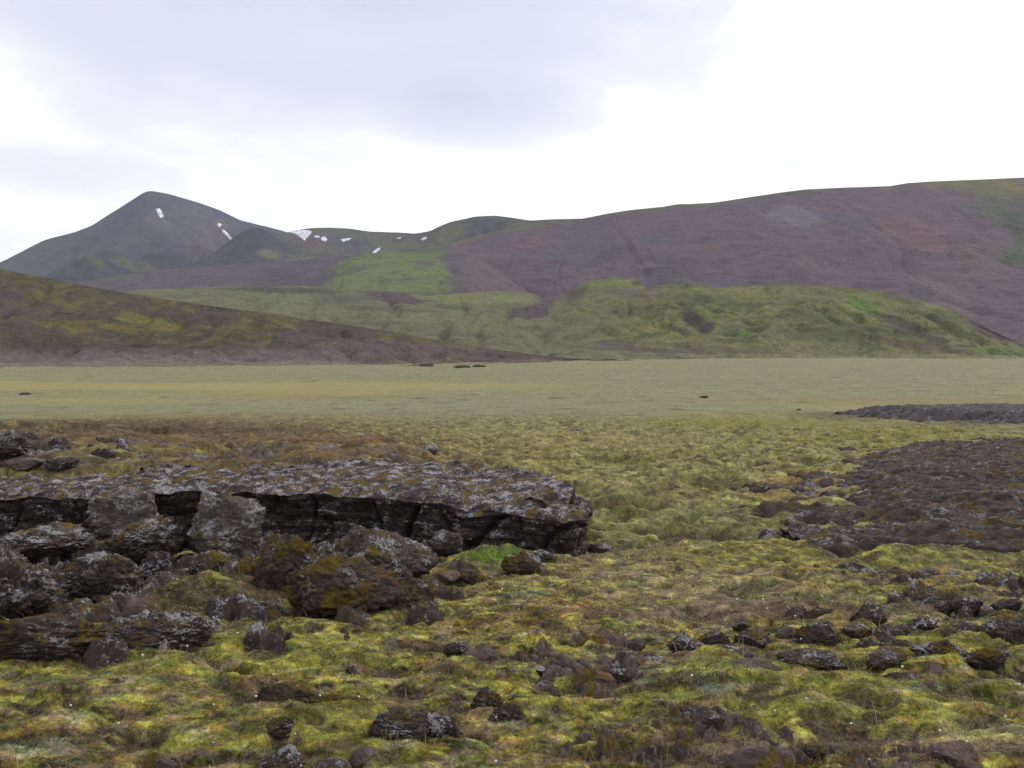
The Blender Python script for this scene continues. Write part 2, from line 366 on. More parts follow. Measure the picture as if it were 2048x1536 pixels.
def ground_col(X, Y, Z):
    """X, Y, Z flat arrays in front of the camera"""
    n = len(X)
    Yc = np.maximum(Y, 1.5)
    u = CX + F * X / Yc; v = HY + F * (EYE - Z) / Yc
    R = np.hypot(X, Y)
    c = np.empty((n, 3), f4)
    X0, Y0 = X, Y
    Y = Y + 1.4 * (Z - h_base(X, Y)) * (R < 60)      # growth pattern follows the slope of each cushion
    lowR = np.where(R < 60, 1.0, 0.0)
    n1 = fbm(X * 1.1, Y * 1.0, 4, 80, .6); n2 = fbm(X * 3.4, Y * 3.4, 3, 84, .6); n3 = fbm(X * .35, Y * .35, 3, 88); n4 = fbm(X * 11, Y * 13, 3, 91, .7)
    c[:] = C['yel']
    c = lerp(c, sm(-.25, .35, n1 + .5 * n2) * .8, 'grn')
    c = lerp(c, sm(.03, .18, fbm(X * 1.6, Y * 2.4, 5, 95, .78)) * .75, 'brown')
    c = lerp(c, sm(0, .2, fbm(X * 1.1, Y * 1.4, 4, 98, .65)) * .45, 'lime')
    c = lerp(c, sm(.14, .28, fbm(X * 2.3, Y * 3.0, 4, 97, .7)) * .6, 'orange')
    c = lerp(c, sm(.08, .22, fbm(X * 2.6, Y * 3.8, 5, 99, .78)) * .6, 'straw')
    c = lerp(c, sm(.05, .35, n3 + .4 * n2) * .40, 'lime')
    m1 = fbm(X * 4.5, Y * 5.5, 4, 170, .72); m2 = fbm(X * 6.5, Y * 7, 3, 175, .7); m3 = fbm(X * 5.5, Y * 6, 3, 179, .7)
    c = lerp(c, sm(.07, .18, m1) * .8, 'soil_shade')
    c = lerp(c, sm(.10, .22, m2) * .55, 'pink')
    c = lerp(c, sm(.12, .22, m3) * .6, 'orange')
    c = lerp(c, sm(.10, .22, -m2) * .55, 'lime')
    c = lerp(c, sm(.14, .24, -m3) * .6, 'grass')
    c *= np.exp(-1.4 * m1)[:, None]
    # the moss heath farther out is paler
    mid = sm(8.5, 17, R)
    cm = np.empty((n, 3), f4); cm[:] = C['yel'] * .62 + C['plain'] * .70
    cm = lerp(cm, sm(-.05, .3, fbm(X * .35, Y * .5, 4, 103)) * .75, 'plainy')
    cm = lerp(cm, sm(.04, .24, fbm(X * .6, Y * .6, 5, 107, .7)) * .4, 'brown')
    cm = lerp(cm, sm(.12, .3, fbm(X * 1.1, Y * .8, 4, 108, .7)) * .5, 'soil_shade')
    cm = lerp(cm, sm(.0, .22, fbm(X * .8, Y * .7, 5, 111, .7)) * .7, 'grn')
    cm = lerp(cm, (1 - sm(20, 40, R)) * sm(-.1, .25, fbm(X * .9, Y * 1.1, 3, 119)) * .5, 'yel')
    h1 = fbm(X * 1.6, Y * 1.5, 5, 183, .78); h2 = fbm(X * 2.6, Y * 2.2, 4, 188, .75)
    cm = lerp(cm, sm(.08, .2, h1) * .6, 'soil_shade'); cm = lerp(cm, sm(.10, .22, h2) * .4, 'pink'); cm = lerp(cm, sm(.1, .22, -h2) * .5, 'yel')
    cm *= np.exp(-.8 * h1)[:, None]
    c = c * (1 - mid[:, None] * .85) + cm * mid[:, None] * .85
    # plain
    far = sm(30, 75, R + 22 * fbm(X * .12, Y * .10, 5, 104, .65))
    cp = np.empty((n, 3), f4); cp[:] = C['plain']
    cp = lerp(cp, sm(.0, .4, fbm(X * .03, Y * .06, 4, 115)) * .35, 'plainy')
    cp = lerp(cp, sm(.1, .5, fbm(X * .05, Y * .12, 4, 117)) * .25, 'grn')
    cp = lerp(cp, sm(.30, .5, fbm(X * .25, Y * .22, 3, 118, .6)) * .6, 'soil_shade')
    cp *= (1 + .16 * perlin(X * 2.4, Y * .7, 121) + .10 * perlin(X * 6, Y * 2, 123) + .18 * fbm(X * .4, Y * .25, 4, 122, .7) * 1.5)[:, None]
    cp = lerp(cp, sm(.12, .34, fbm(X * .5, Y * .25, 5, 124, .75)) * .5, 'brown')
    cp = lerp(cp, sm(.10, .30, fbm(X * .4, Y * .2, 5, 126, .75)) * .35, 'pink')
    cp = lerp(cp, sm(.05, .30, -fbm(X * .3, Y * .15, 5, 126, .75)) * .35, 'grn')
    c = c * (1 - far[:, None]) + cp * far[:, None]
    Y = Y0
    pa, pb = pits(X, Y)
    dark = np.where((fbm(X * .8, Y * .8, 2, 160) > 0)[:, None], C['soil_shade'][None] * 1.3, np.array([[.060, .062, .018]], f4)).astype(f4)
    def hollow_shade(c, amt): return c * (1 - amt[:, None]) + dark * amt[:, None]
    wn = np.where(R < 60, n1 * .7 + n2 * .5 + n4 * .35, fbm(X * .03, Y * .05, 4, 125))
    for cx, cy, rx, ry, k, s in PATCH:
        m = (np.abs(u - cx) < rx * 2.2) & (np.abs(v - cy) < ry * 2.2) & (Y > 1)
        if m.any():
            q = np.sqrt(((u[m] - cx) / rx) ** 2 + ((v[m] - cy) / ry) ** 2) + wn[m] * 1.1
            c[m] = lerp(c[m], s * (1 - sm(.35, 1.25, q)), k)
    c = hollow_shade(c, pa * .82); c = hollow_shade(c, pb * .85)  # darkens the hollows: shade between cushions put into the ground colour
    c *= np.exp(-.8 * m1 * (1 - mid) - .9 * h1 * mid * (1 - far))[:, None]
    c = lerp(c, sm(.08, .2, m2) * .3 * (1 - far), 'pink'); c = lerp(c, sm(.1, .2, h2) * .35 * (1 - far), 'soil_shade')
    # twigs, flecks of leaf and dead moss
    Y = Y + 1.4 * (Z - h_base(X, Y)) * (R < 60)
    near = 1 - sm(9, 20, R)
    c *= (1 + .55 * near * n4 + .16 * (1 - far) * n2)[:, None]
    return np.clip(c, .008, .5)

def build_ground():
    a0 = np.radians(33.5)
    th = np.concatenate([np.linspace(-np.pi, -a0 - .12, 50, endpoint=False), np.linspace(-a0 - .12, -a0, 40, endpoint=False), np.linspace(-a0, a0, 1150), np.linspace(a0, a0 + .12, 41)[1:], np.linspace(a0 + .12, np.pi, 51)[1:-1]])
    lr = [0.35, 1.0, 1.6, 2.2, 2.7, 3.0]
    r = 3.2
    while r < 420:
        lr.append(r)
        r *= 1.0 + (0.0016 if r < 8 else .0026 if r < 14 else 0.0045 if r < 60 else .009)
    lr += list(np.exp(np.linspace(math.log(450), math.log(5000), 20)))
    r = np.array(lr)
    TH, RR = np.meshgrid(th, r)
    X = (np.sin(TH) * RR).ravel().astype(f4); Y = (np.cos(TH) * RR).ravel().astype(f4)
    z = h_full(X, Y)
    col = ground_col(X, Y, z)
    co = np.stack([X, Y, z], 1)
    fc = grid_faces(len(r), len(th), True)[:, ::-1]
    co = np.vstack([co, [[0, 0, 0.03]]]); col = np.vstack([col, col[:1]])
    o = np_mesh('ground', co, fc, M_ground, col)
    print('ground verts', len(co))
    return tag(o, 'mossy heath and flat grassy plain reaching to the hills', None, None, 'structure')

# ------------------------------------------------------------------ hills
def ridge(name, label, crest, base, x0, x1, nu, nv, pw, noise, colf, mat, back=0.35):
    """crest / base: (px, py, depth). A hill with its own front slope, crest and back slope."""
    u = np.linspace(x0, x1, nu); cr = np.array(crest, float); ba = np.array(base, float)
    def smooth(xs, ys):
        k = 5; uu = np.stack([np.interp(u + (i - k) * 1.3, xs, ys) for i in range(2 * k + 1)])
        return uu.mean(0)
    cy, cd = smooth(cr[:, 0], cr[:, 1]), smooth(cr[:, 0], cr[:, 2])
    by, bd = smooth(ba[:, 0], ba[:, 1]), smooth(ba[:, 0], ba[:, 2])
    by = by + 2.0 * fbm(u * .012, u * 0 + x0 * .1, 3, 77); bd = bd * (1 + .015 * fbm(u * .02, u * 0 + x0 * .3, 3, 78))
    v = np.concatenate([np.linspace(0, 1, nv), 1 + np.linspace(0, back, nv // 6 + 2)[1:]])
    U, V = np.meshgrid(u, v)
    vf = np.minimum(V, 1); vb = np.maximum(V - 1, 0)
    D = bd + (cd - bd) * V
    ec, eb = (HY - cy) / F, (HY - by) / F
    e = eb + (ec - eb) * vf ** pw
    z = EYE + e * (bd + (cd - bd) * vf)
    X = (U - CX) / F * D
    zc = EYE + ec * cd
    z = z - (vb / back) ** 1.6 * (zc + 15) * 0.8
    env = np.sin(np.pi * np.clip(vf, 0, 1)) ** 0.6 * (vb == 0) + 0.02
    Xf, Df = X.ravel(), D.ravel()
    dz = noise(U.ravel(), Xf, Df, V.ravel()).reshape(z.shape)
    z = z + dz * env
    P = np.stack([X, D, z], -1).reshape(-1, 3)
    pyv = HY - F * (z - EYE) / D
    col = colf(U.ravel(), pyv.ravel(), Xf, Df, V.ravel(), z.ravel(), (pyv - cy[None]).ravel())
    o = np_mesh(name, P, grid_faces(len(v), nu), mat, np.clip(col, .008, .8))
    return tag(o, label, None, None, 'structure')

def mixv(c, t, k):
    t = np.clip(t, 0, 1)[:, None]; return c * (1 - t) + np.array(k, f4)[None] * t

def blobs(c, u, v, n, lst):
    for cx, cy, rx, ry, k, s, ang in lst:
        a = math.radians(ang); du, dv = u - cx, v - cy
        p, q = du * math.cos(a) + dv * math.sin(a), -du * math.sin(a) + dv * math.cos(a)
        d = np.sqrt((p / rx) ** 2 + (q / ry) ** 2) + n
        c = mixv(c, s * (1 - sm(.6, 1.15, d)), k)
    return c

OL = (.100, .098, .030); OLB = (.062, .048, .032); YG = (.150, .128, .030); PUR = (.098, .074, .083); PURB = (.088, .058, .058); GR = (.115, .130, .055); GRB = (.090, .125, .030)
DK = (.036, .031, .034); DKG = (.035, .045, .030); PK = (.106, .086, .082); SLATE = (.060, .058, .078)

def gully(U, X, D, V, fx, fv, seed):
    n = fbm(X * fx + .4 * perlin(X * fx * .5, V * 2, seed + 9), V * fv, 4, seed, .55)
    return n

def c_left(U, P, X, D, V, z, dc):
    n = fbm(X * .03, D * .03 , 5, 201, .6); n2 = fbm(X * .10, D * .03, 4, 205, .65)
    c = np.empty((len(U), 3), f4); c[:] = OLB
    c = mixv(c, sm(-.15, .3, n + .3 * n2) * .55, (.088, .078, .030))
    c = mixv(c, sm(.16, .36, n2 + .5 * n) * .35, YG)
    c = mixv(c, sm(.05, .3, fbm(X * .16, D * .05, 4, 209, .7)) * .5, DK)
    c = blobs(c, U, P, n * 1.3 + n2 * .6, [(300, 645, 90, 12, YG, .6, 14), (230, 655, 60, 9, YG, .5, 10), (560, 645, 50, 6, YG, .5, 20), (110, 600, 60, 10, YG, .4, 25), (720, 690, 200, 18, PURB, .9, 8), (900, 700, 220, 14, PURB, .9, 6), (1060, 712, 150, 8, (.06, .035, .035), .8, 4), (650, 660, 70, 16, OLB, .6, 15), (30, 610, 80, 30, PURB, .6, 10)])
    low = sm(684, 712, P + 26 * n + 10 * n2) * (1 - sm(640, 800, U) * .7)
    c = mixv(c, low, PK)
    c = mixv(c, low * sm(.0, .3, n2) * .4, PUR)
    rim = sm(716, 734, P + 16 * n + 8 * n2)
    c = mixv(c, rim * .6, (.17, .14, .09))
    return c

def c_mid(U, P, X, D, V, z, dc):
    n = fbm(X * .012, D * .02, 5, 211, .6); n2 = fbm(X * .03, D * .05, 4, 215, .65); n3 = fbm(X * .006, z * .16, 4, 218, .6)
    c = np.empty((len(U), 3), f4); c[:] = (.122, .120, .064)
    c = mixv(c, sm(-.1, .35, n) * .5, GR)
    c = mixv(c, sm(.05, .32, n3) * .7, (.085, .070, .052))
    c = mixv(c, sm(.12, .40, n2) * .45, DKG)
    c = blobs(c, U, P, n * 1.0 + n2 * .7, [(560, 580, 130, 7, DKG, .75, 1), (780, 592, 70, 15, (.07, .048, .05), .95, 8), (830, 603, 50, 8, (.06, .042, .045), .8, 0), (690, 598, 50, 12, DKG, .5, 0), (1095, 610, 45, 18, (.075, .05, .055), .95, -30), (1050, 628, 35, 14, (.06, .045, .05), .8, 0), (960, 596, 130, 14, (.15, .155, .062), .7, 0), (900, 615, 60, 6, DKG, .5, 5),
        (1000, 650, 250, 8, (.13, .115, .07), .5, 4), (1200, 685, 180, 7, (.07, .052, .045), .8, 5), (1300, 700, 220, 5, (.062, .05, .04), .8, 2), (1150, 665, 200, 6, DKG, .45, 5), (1230, 640, 120, 18, (.13, .135, .05), .6, 0), (700, 625, 200, 9, (.13, .125, .065), .6, 6), (860, 660, 160, 8, (.10, .085, .055), .5, 8), (1050, 690, 200, 8, (.12, .10, .065), .5, 3)])
    return c

def c_green(U, P, X, D, V, z, dc):
    n = fbm(X * .012, D * .02, 5, 221, .6); n2 = fbm(X * .035, D * .06, 4, 225, .65); n3 = fbm(X * .008 + D * .01, z * .12, 4, 228, .6)
    c = np.empty((len(U), 3), f4); c[:] = (.118, .120, .050)
    c = mixv(c, sm(-.05, .3, n) * .7, (.155, .148, .050))
    c = mixv(c, sm(.05, .32, n3) * .75, (.065, .070, .030))
    c = mixv(c, sm(.12, .38, n2) * .5, DKG)
    c = blobs(c, U, P, n * .9 + n2 * .7, [(1385, 635, 38, 20, (.045, .032, .03), .95, 35), (1415, 655, 22, 12, (.045, .032, .03), .9, -40), (1410, 625, 30, 10, GRB, .6, 40), (1355, 660, 30, 8, DK, .6, 20), (1400, 600, 25, 10, DKG, .6, 0),
        (1725, 610, 40, 16, (.085, .150, .030), .85, 20), (1490, 668, 20, 8, (.085, .150, .030), .6, 0), (2000, 705, 60, 6, (.085, .150, .030), .7, 5), (1810, 655, 80, 16, (.05, .045, .035), .8, 18), (1990, 655, 60, 18, (.05, .036, .035), .95, 20), (1860, 695, 150, 8, (.075, .055, .04), .7, 8), (1800, 600, 60, 8, DKG, .5, 15), (1650, 640, 130, 8, DKG, .4, 12),
        (1460, 700, 90, 5, (.075, .05, .045), .8, 4), (1440, 690, 200, 22, (.14, .132, .065), .5, 0), (1600, 690, 150, 15, (.14, .132, .065), .5, 5), (1290, 590, 60, 14, (.10, .075, .07), .6, 0), (1150, 592, 30, 12, (.055, .04, .04), .8, -30), (1275, 566, 22, 7, DKG, .9, 10), (1210, 564, 70, 7, GR, .8, 0), (1250, 700, 150, 7, (.075, .055, .045), .6, 2), (1260, 620, 100, 10, DKG, .35, 0)])
    c = mixv(c, (1 - sm(1080, 1300, U + 60 * n)) * sm(572, 615, P) * .85, (.118, .114, .060))
    c = mixv(c, sm(705, 716, P) * .6, (.19, .17, .09))
    return c

def c_purple(U, P, X, D, V, z, dc):
    n = fbm(X * .005, D * .006, 5, 231, .6); n2 = fbm(X * .013, V * 9, 4, 235, .6); n3 = fbm(X * .02, D * .02, 4, 239, .65)
    c = np.empty((len(U), 3), f4); c[:] = (.086, .058, .074)
    c = mixv(c, sm(-.15, .3, n) * .6, (.098, .061, .070))
    c = mixv(c, sm(.0, .3, n2) * .5, (.076, .058, .078))
    c = mixv(c, sm(.1, .35, n3) * .5, (.060, .048, .060))
    c = blobs(c, U, P, n * 1.0 + n2 * .6, [(1060, 490, 60, 20, (.115, .052, .062), .5, -25), (1430, 495, 60, 10, (.12, .07, .06), .4, -5), (1600, 440, 60, 30, (.135, .12, .13), .6, 0), (1830, 465, 90, 30, (.135, .065, .070), .55, 15), (1970, 520, 60, 50, (.115, .068, .065), .5, 45), (1150, 500, 90, 40, SLATE, .5, -30), (1190, 525, 70, 12, DK, .5, -25), (1310, 480, 35, 10, SLATE, .7, 0), (1680, 435, 60, 12, SLATE, .6, 10), (1330, 545, 50, 12, DK, .45, 0), (1430, 570, 120, 8, SLATE, .5, 3), (1600, 385, 40, 5, DKG, .6, 0), (1900, 600, 120, 25, (.13, .095, .10), .6, 30), (1840, 580, 35, 14, DK, .55, 30), (930, 530, 60, 40, (.12, .075, .085), .6, -20), (1060, 590, 40, 14, DK, .5, 0)])
    edge = 1 - sm(2, 9, dc + 8 * n3 + 0 * U)
    c = mixv(c, edge * .8 * (U < 1500) + edge * .5 * (U >= 1500), (.085, .090, .032))
    c = blobs(c, U, P, n * 1.2 + n3 * .8, [(2040, 385, 150, 22, (.125, .110, .036), .9, 5), (1960, 378, 140, 14, (.105, .095, .035), .7, 8), (2000, 420, 70, 32, (.050, .066, .028), .7, 35), (2080, 470, 60, 60, (.055, .075, .028), .9, 60), (2040, 440, 30, 60, (.03, .04, .028), .6, 0)])
    return c

def c_patch(U, P, X, D, V, z, dc):
    n = fbm(X * .01, D * .01, 5, 241, .6); n2 = fbm(X * .006 + D * .006, z * .1, 4, 245)
    c = np.empty((len(U), 3), f4); c[:] = (.100, .122, .045)
    c = mixv(c, sm(-.1, .3, n) * .5, (.125, .142, .052))
    c = mixv(c, sm(.1, .4, n2) * .6, (.055, .085, .032))
    lefte = np.interp(P, [500, 520, 545, 580], [740, 665, 650, 630]); right = np.interp(P, [500, 515, 540, 560, 585], [905, 880, 890, 905, 900])
    n5 = fbm(X * .02, D * .02, 4, 247, .65)
    m = sm(-8, 14, U - lefte + 50 * n + 25 * n5) * sm(-8, 12, right - U + 40 * n + 25 * n5) * (1 - .6 * sm(.12, .3, n5))
    c = mixv(c, 1 - m, (.078, .060, .072))
    c = mixv(c, (1 - m) * sm(890, 960, U) * .8, (.098, .068, .080))
    return c

def c_band(U, P, X, D, V, z, dc):
    n = fbm(X * .006, D * .006, 5, 251, .6); n2 = fbm(X * .015, V * 6, 4, 255)
    c = np.empty((len(U), 3), f4); c[:] = (.078, .060, .072)
    c = mixv(c, sm(-.05, .3, n) * .5, (.07, .060, .068))
    c = mixv(c, sm(.05, .3, n2) * .4, (.10, .076, .072))
    c = blobs(c, U, P, n * 1.1, [(240, 552, 60, 8, (.085, .095, .035), .6, -5), (560, 560, 60, 16, (.06, .045, .05), .5, 0)])
    return c

def c_far(U, P, X, D, V, z, dc):
    n = fbm(X * .004, D * .004, 5, 261, .6); n2 = fbm(X * .009, V * 6, 4, 265)
    c = np.empty((len(U), 3), f4); c[:] = (.075, .072, .048)
    c = mixv(c, sm(-.1, .3, n) * .6, (.078, .062, .068))
    c = mixv(c, sm(.0, .3, n2) * .5, (.045, .052, .045))
    c = blobs(c, U, P, n * 1.1, [(625, 480, 40, 16, (.095, .055, .065), .8, 0), (700, 490, 60, 14, SLATE, .6, 20), (760, 500, 60, 16, (.065, .09, .04), .6, -10), (965, 458, 45, 18, (.04, .045, .055), .9, -10), (900, 468, 40, 16, (.105, .100, .04), .6, -20), (1030, 470, 60, 14, (.085, .085, .036), .7, -20), (870, 492, 100, 8, (.10, .095, .05), .7, 0), (820, 480, 50, 8, (.09, .06, .06), .6, 0), (690, 462, 60, 5, (.06, .075, .035), .7, 0)])
    return c

def c_peak(U, P, X, D, V, z, dc):
    n = fbm(X * .003, D * .003, 5, 271, .6); n2 = fbm(X * .007, V * 5, 4, 275)
    c = np.empty((len(U), 3), f4); c[:] = (.056, .053, .080)
    c = mixv(c, sm(-.1, .3, n) * .5, (.042, .045, .072))
    c = mixv(c, sm(.0, .3, n2) * .4, (.050, .045, .055))
    g = sm(0, 1, (1 - V) * 1.2 - .35 + n) * (1 - sm(150, 420, U) * .75)
    c = mixv(c, (1 - sm(90, 190, U + 60 * n)) * .6, (.055, .070, .046))
    c = mixv(c, (1 - sm(1, 9, dc + 6 * n)) * .5, (.06, .062, .045))
    c = blobs(c, U, P, n * 1.1, [(410, 480, 50, 28, (.10, .072, .065), .7, -30), (360, 440, 70, 40, (.088, .078, .084), .5, 0), (130, 510, 80, 30, (.045, .058, .045), .8, -30), (250, 480, 90, 25, (.09, .082, .075), .5, -30)])
    return c

def c_spur(U, P, X, D, V, z, dc):
    n = fbm(X * .004, D * .004, 5, 281, .6)
    c = np.empty((len(U), 3), f4); c[:] = (.034, .038, .048)
    c = mixv(c, sm(0, .3, n) * .5, (.062, .055, .062))
    c = mixv(c, sm(.0, .3, fbm(X * .008, V * 4, 3, 285)) * .35, (.055, .068, .045))
    c = blobs(c, U, P, n * .9, [(540, 510, 30, 13, (.115, .110, .045), .85, 10), (270, 530, 50, 12, (.090, .090, .045), .7, 15), (190, 520, 25, 12, (.10, .10, .045), .7, 40), (320, 515, 30, 12, (.026, .032, .036), .8, 10), (500, 480, 40, 22, (.028, .032, .042), .7, 0), (600, 495, 40, 10, (.08, .07, .072), .5, 30)])
    return c

def nz(a1, f1, a2, f2, seed):
    def f(U, X, D, V):
        g = gully(U, X, D, V, f1, 2.5, seed)
        r = np.abs(fbm(X * f2, D * f2, 4, seed + 20, .55))
        w = X * f1 * .8 + .35 * perlin(X * f1 * 1.1, V * 3, seed + 31)
        c = np.exp(-(perlin(w, V * .9, seed + 33) / .09) ** 2) + .5 * np.exp(-(perlin(w * 2.3, V * 1.6, seed + 35) / .12) ** 2)
        return a1 * g - a2 * r - a1 * .45 * c
    return f

def build_hills():
    ridge('mountain', 'pointed dark mountain peak with snow streaks at far left',
          [(-300, 600, 3000), (-150, 565, 3000), (0, 525, 3000), (45, 502, 3000), (88, 480, 3000), (110, 474, 3000), (150, 464, 3000), (185, 450, 3000), (230, 421, 3000), (268, 397, 3000), (288, 384, 3000), (300, 381, 3000), (335, 387, 3000), (400, 406, 3000), (440, 420, 3000), (480, 440, 3000), (520, 450, 3000), (575, 464, 3000), (640, 478, 3000), (760, 512, 3000), (900, 560, 3000)],
          [(-300, 640, 2100), (900, 640, 2100)], -300, 900, 520, 190, .95, nz(60, .005, 80, .0035, 301), c_peak, M_mtn)
    ridge('hillside', 'dark spur with green foot below the pointed peak',
          [(30, 575, 2300), (80, 556, 2300), (110, 540, 2250), (150, 520, 2200), (190, 506, 2200), (215, 499, 2200), (240, 508, 2200), (262, 519, 2200), (300, 508, 2200), (340, 502, 2250), (365, 508, 2250), (385, 525, 2250), (405, 522, 2250), (440, 495, 2300), (480, 466, 2300), (512, 454, 2300), (535, 462, 2300), (570, 488, 2300), (620, 508, 2300), (680, 535, 2300), (760, 560, 2300)],
          [(30, 605, 1850), (760, 605, 1850)], 30, 760, 420, 120, .9, nz(22, .006, 30, .006, 311), c_spur, M_mtn)
    ridge('hillside', 'low olive saddle with snow patches between the two mountains',
          [(480, 500, 2500), (560, 470, 2500), (585, 462, 2500), (620, 456, 2500), (660, 455, 2500), (700, 457, 2500), (740, 463, 2450), (800, 465, 2400), (830, 467, 2350), (860, 462, 2300), (880, 452, 2250), (900, 444, 2250), (950, 433, 2200), (990, 431, 2200), (1030, 436, 2150), (1060, 441, 2150), (1110, 438, 2150), (1165, 437, 2150), (1250, 440, 2150), (1350, 460, 2100)],
          [(480, 620, 1750), (1350, 620, 1750)], 480, 1350, 460, 150, .85, nz(20, .006, 30, .005, 321), c_far, M_mtn)
    ridge('hillside', 'purple scree ridge running below the dark spur',
          [(40, 590, 1500), (140, 568, 1500), (250, 549, 1500), (330, 538, 1500), (400, 533, 1500), (520, 527, 1500), (600, 521, 1500), (680, 512, 1500), (800, 508, 1500), (980, 530, 1500)],
          [(40, 640, 1150), (980, 640, 1150)], 40, 980, 420, 90, .9, nz(7, .01, 8, .01, 331), c_band, M_mtn)
    ridge('mountain', 'broad purple-brown scree mountain filling the right skyline',
          [(760, 560, 1500), (820, 522, 1500), (880, 494, 1550), (950, 472, 1600), (1010, 458, 1600), (1060, 452, 1600), (1110, 444, 1600), (1165, 437, 1600), (1210, 428, 1600), (1260, 420, 1600), (1330, 413, 1600), (1355, 408, 1600), (1380, 408, 1600), (1430, 405, 1600), (1500, 394, 1600), (1560, 385, 1600), (1610, 379, 1600), (1690, 375, 1600), (1780, 372, 1600), (1815, 366, 1600), (1860, 363, 1600), (1960, 359, 1600), (2048, 355, 1600), (2200, 352, 1600), (2600, 345, 1600)],
          [(760, 690, 800), (1200, 712, 800), (1700, 713, 780), (2100, 714, 700), (2600, 716, 650)], 760, 2600, 900, 240, .88, nz(7, .009, 22, .006, 341), c_purple, M_mtn)
    ridge('hillside', 'bright green grassy slope beside the purple scree mountain',
          [(540, 610, 1180), (600, 575, 1180), (650, 540, 1200), (700, 515, 1200), (760, 505, 1200), (830, 503, 1200), (880, 500, 1200), (930, 506, 1180), (980, 530, 1150), (1040, 575, 1100), (1100, 610, 1050)],
          [(540, 640, 780), (1100, 640, 780)], 540, 1100, 320, 110, .8, nz(6, .012, 6, .01, 351), c_patch, M_mtn)
    ridge('hillside', 'grey-green terraced slopes with dark gullies in the middle distance',
          [(120, 610, 820), (200, 590, 820), (290, 578, 820), (400, 574, 820), (520, 573, 820), (620, 572, 820), (680, 578, 800), (740, 582, 790), (800, 584, 780), (850, 592, 770), (900, 588, 760), (960, 583, 760), (1030, 582, 760), (1070, 588, 760), (1090, 600, 740), (1130, 600, 740), (1180, 585, 740), (1260, 585, 740), (1350, 600, 700), (1500, 640, 640)],
          [(120, 700, 380), (600, 705, 380), (1000, 722, 390), (1300, 722, 400), (1500, 722, 420)], 120, 1500, 620, 150, .85, nz(8, .02, 10, .012, 361), c_mid, M_hill)
    ridge('hill', 'small flat-topped green knoll behind the left end of the mossy mound',
          [(1070, 640, 700), (1105, 606, 705), (1130, 590, 710), (1150, 574, 710), (1178, 562, 710), (1225, 555, 710), (1266, 556, 710), (1282, 566, 705), (1300, 580, 700), (1350, 610, 690)],
          [(1070, 716, 470), (1350, 716, 470)], 1070, 1350, 220, 80, .8, nz(3, .03, 4, .02, 391), c_green, M_hill)
    ridge('hill', 'rounded green mossy mound at the foot of the purple mountain',
          [(860, 719, 600), (960, 706, 600), (1040, 686, 600), (1110, 660, 610), (1170, 630, 620), (1220, 604, 625), (1262, 585, 630), (1300, 573, 630), (1340, 568, 630), (1400, 566, 620), (1435, 577, 610), (1480, 571, 610), (1560, 569, 600), (1640, 570, 600), (1700, 575, 590), (1760, 582, 590), (1850, 603, 580), (1900, 618, 570), (1940, 640, 560), (2000, 668, 540), (2048, 690, 520), (2100, 705, 510), (2200, 716, 500), (2500, 718, 500)],
          [(860, 724, 400), (1250, 718, 440), (1700, 716, 450), (2500, 722, 380)], 860, 2500, 800, 170, .72, nz(9, .022, 11, .018, 371), c_green, M_hill)
    ridge('hill', 'dark olive and brown hillside sloping down from the left edge',
          [(-600, 420, 430), (-300, 470, 430), (-100, 518, 425), (0, 538, 420), (60, 550, 415), (120, 562, 410), (200, 577, 405), (300, 594, 400), (400, 608, 395), (500, 622, 390), (600, 636, 385), (700, 650, 380), (800, 667, 375), (900, 684, 370), (1000, 700, 370), (1100, 713, 370), (1200, 719.5, 372), (1300, 722, 375)],
          [(-600, 750, 190), (-200, 741, 215), (0, 735, 236), (300, 733, 250), (600, 733, 255), (850, 731, 262), (1000, 726, 300), (1150, 722.5, 345), (1300, 723, 365)], -600, 1300, 900, 220, .95, nz(5, .03, 5.5, .022, 381), c_left, M_hill)

# ------------------------------------------------------------------ snow
SNOW = [([(312, 418), (320, 417), (325, 426), (328, 434), (321, 436), (315, 428)], 'elongated snow patch highest on the pointed peak'),
        ([(434, 448), (439, 446), (443, 449), (441, 454), (435, 453)], 'small round snow patch right of the peak, above a thin streak'),
        ([(443, 458), (449, 460), (457, 468), (464, 477), (461, 480), (453, 472), (446, 465)], 'thin slanting snow streak on right shoulder of the peak'),
        ([(576, 463), (592, 460), (606, 460), (624, 462), (622, 468), (615, 474), (609, 482), (603, 476), (592, 469)], 'largest snow patch, a wedge on the saddle'),
        ([(627, 472), (636, 471), (640, 474), (632, 476)], 'tiny snow patch between the wedge and an oval one'),
        ([(641, 475), (650, 473), (655, 478), (651, 483), (643, 481)], 'oval snow patch right of the big snow wedge'),
        ([(680, 479), (692, 477), (703, 476), (698, 481), (686, 483)], 'flat snow patch lying alone on the middle of the saddle'),
        ([(743, 506), (750, 500), (762, 494), (759, 501), (750, 506)], 'lowest snow patch, slanting above the green slope'),
        ([(793, 478), (799, 474), (804, 474), (800, 478)], 'tiniest snow patch, high on the saddle dip'),
        ([(841, 479), (846, 475), (855, 474), (851, 479), (845, 481)], 'rightmost snow patch beside the rounded dark knoll')]

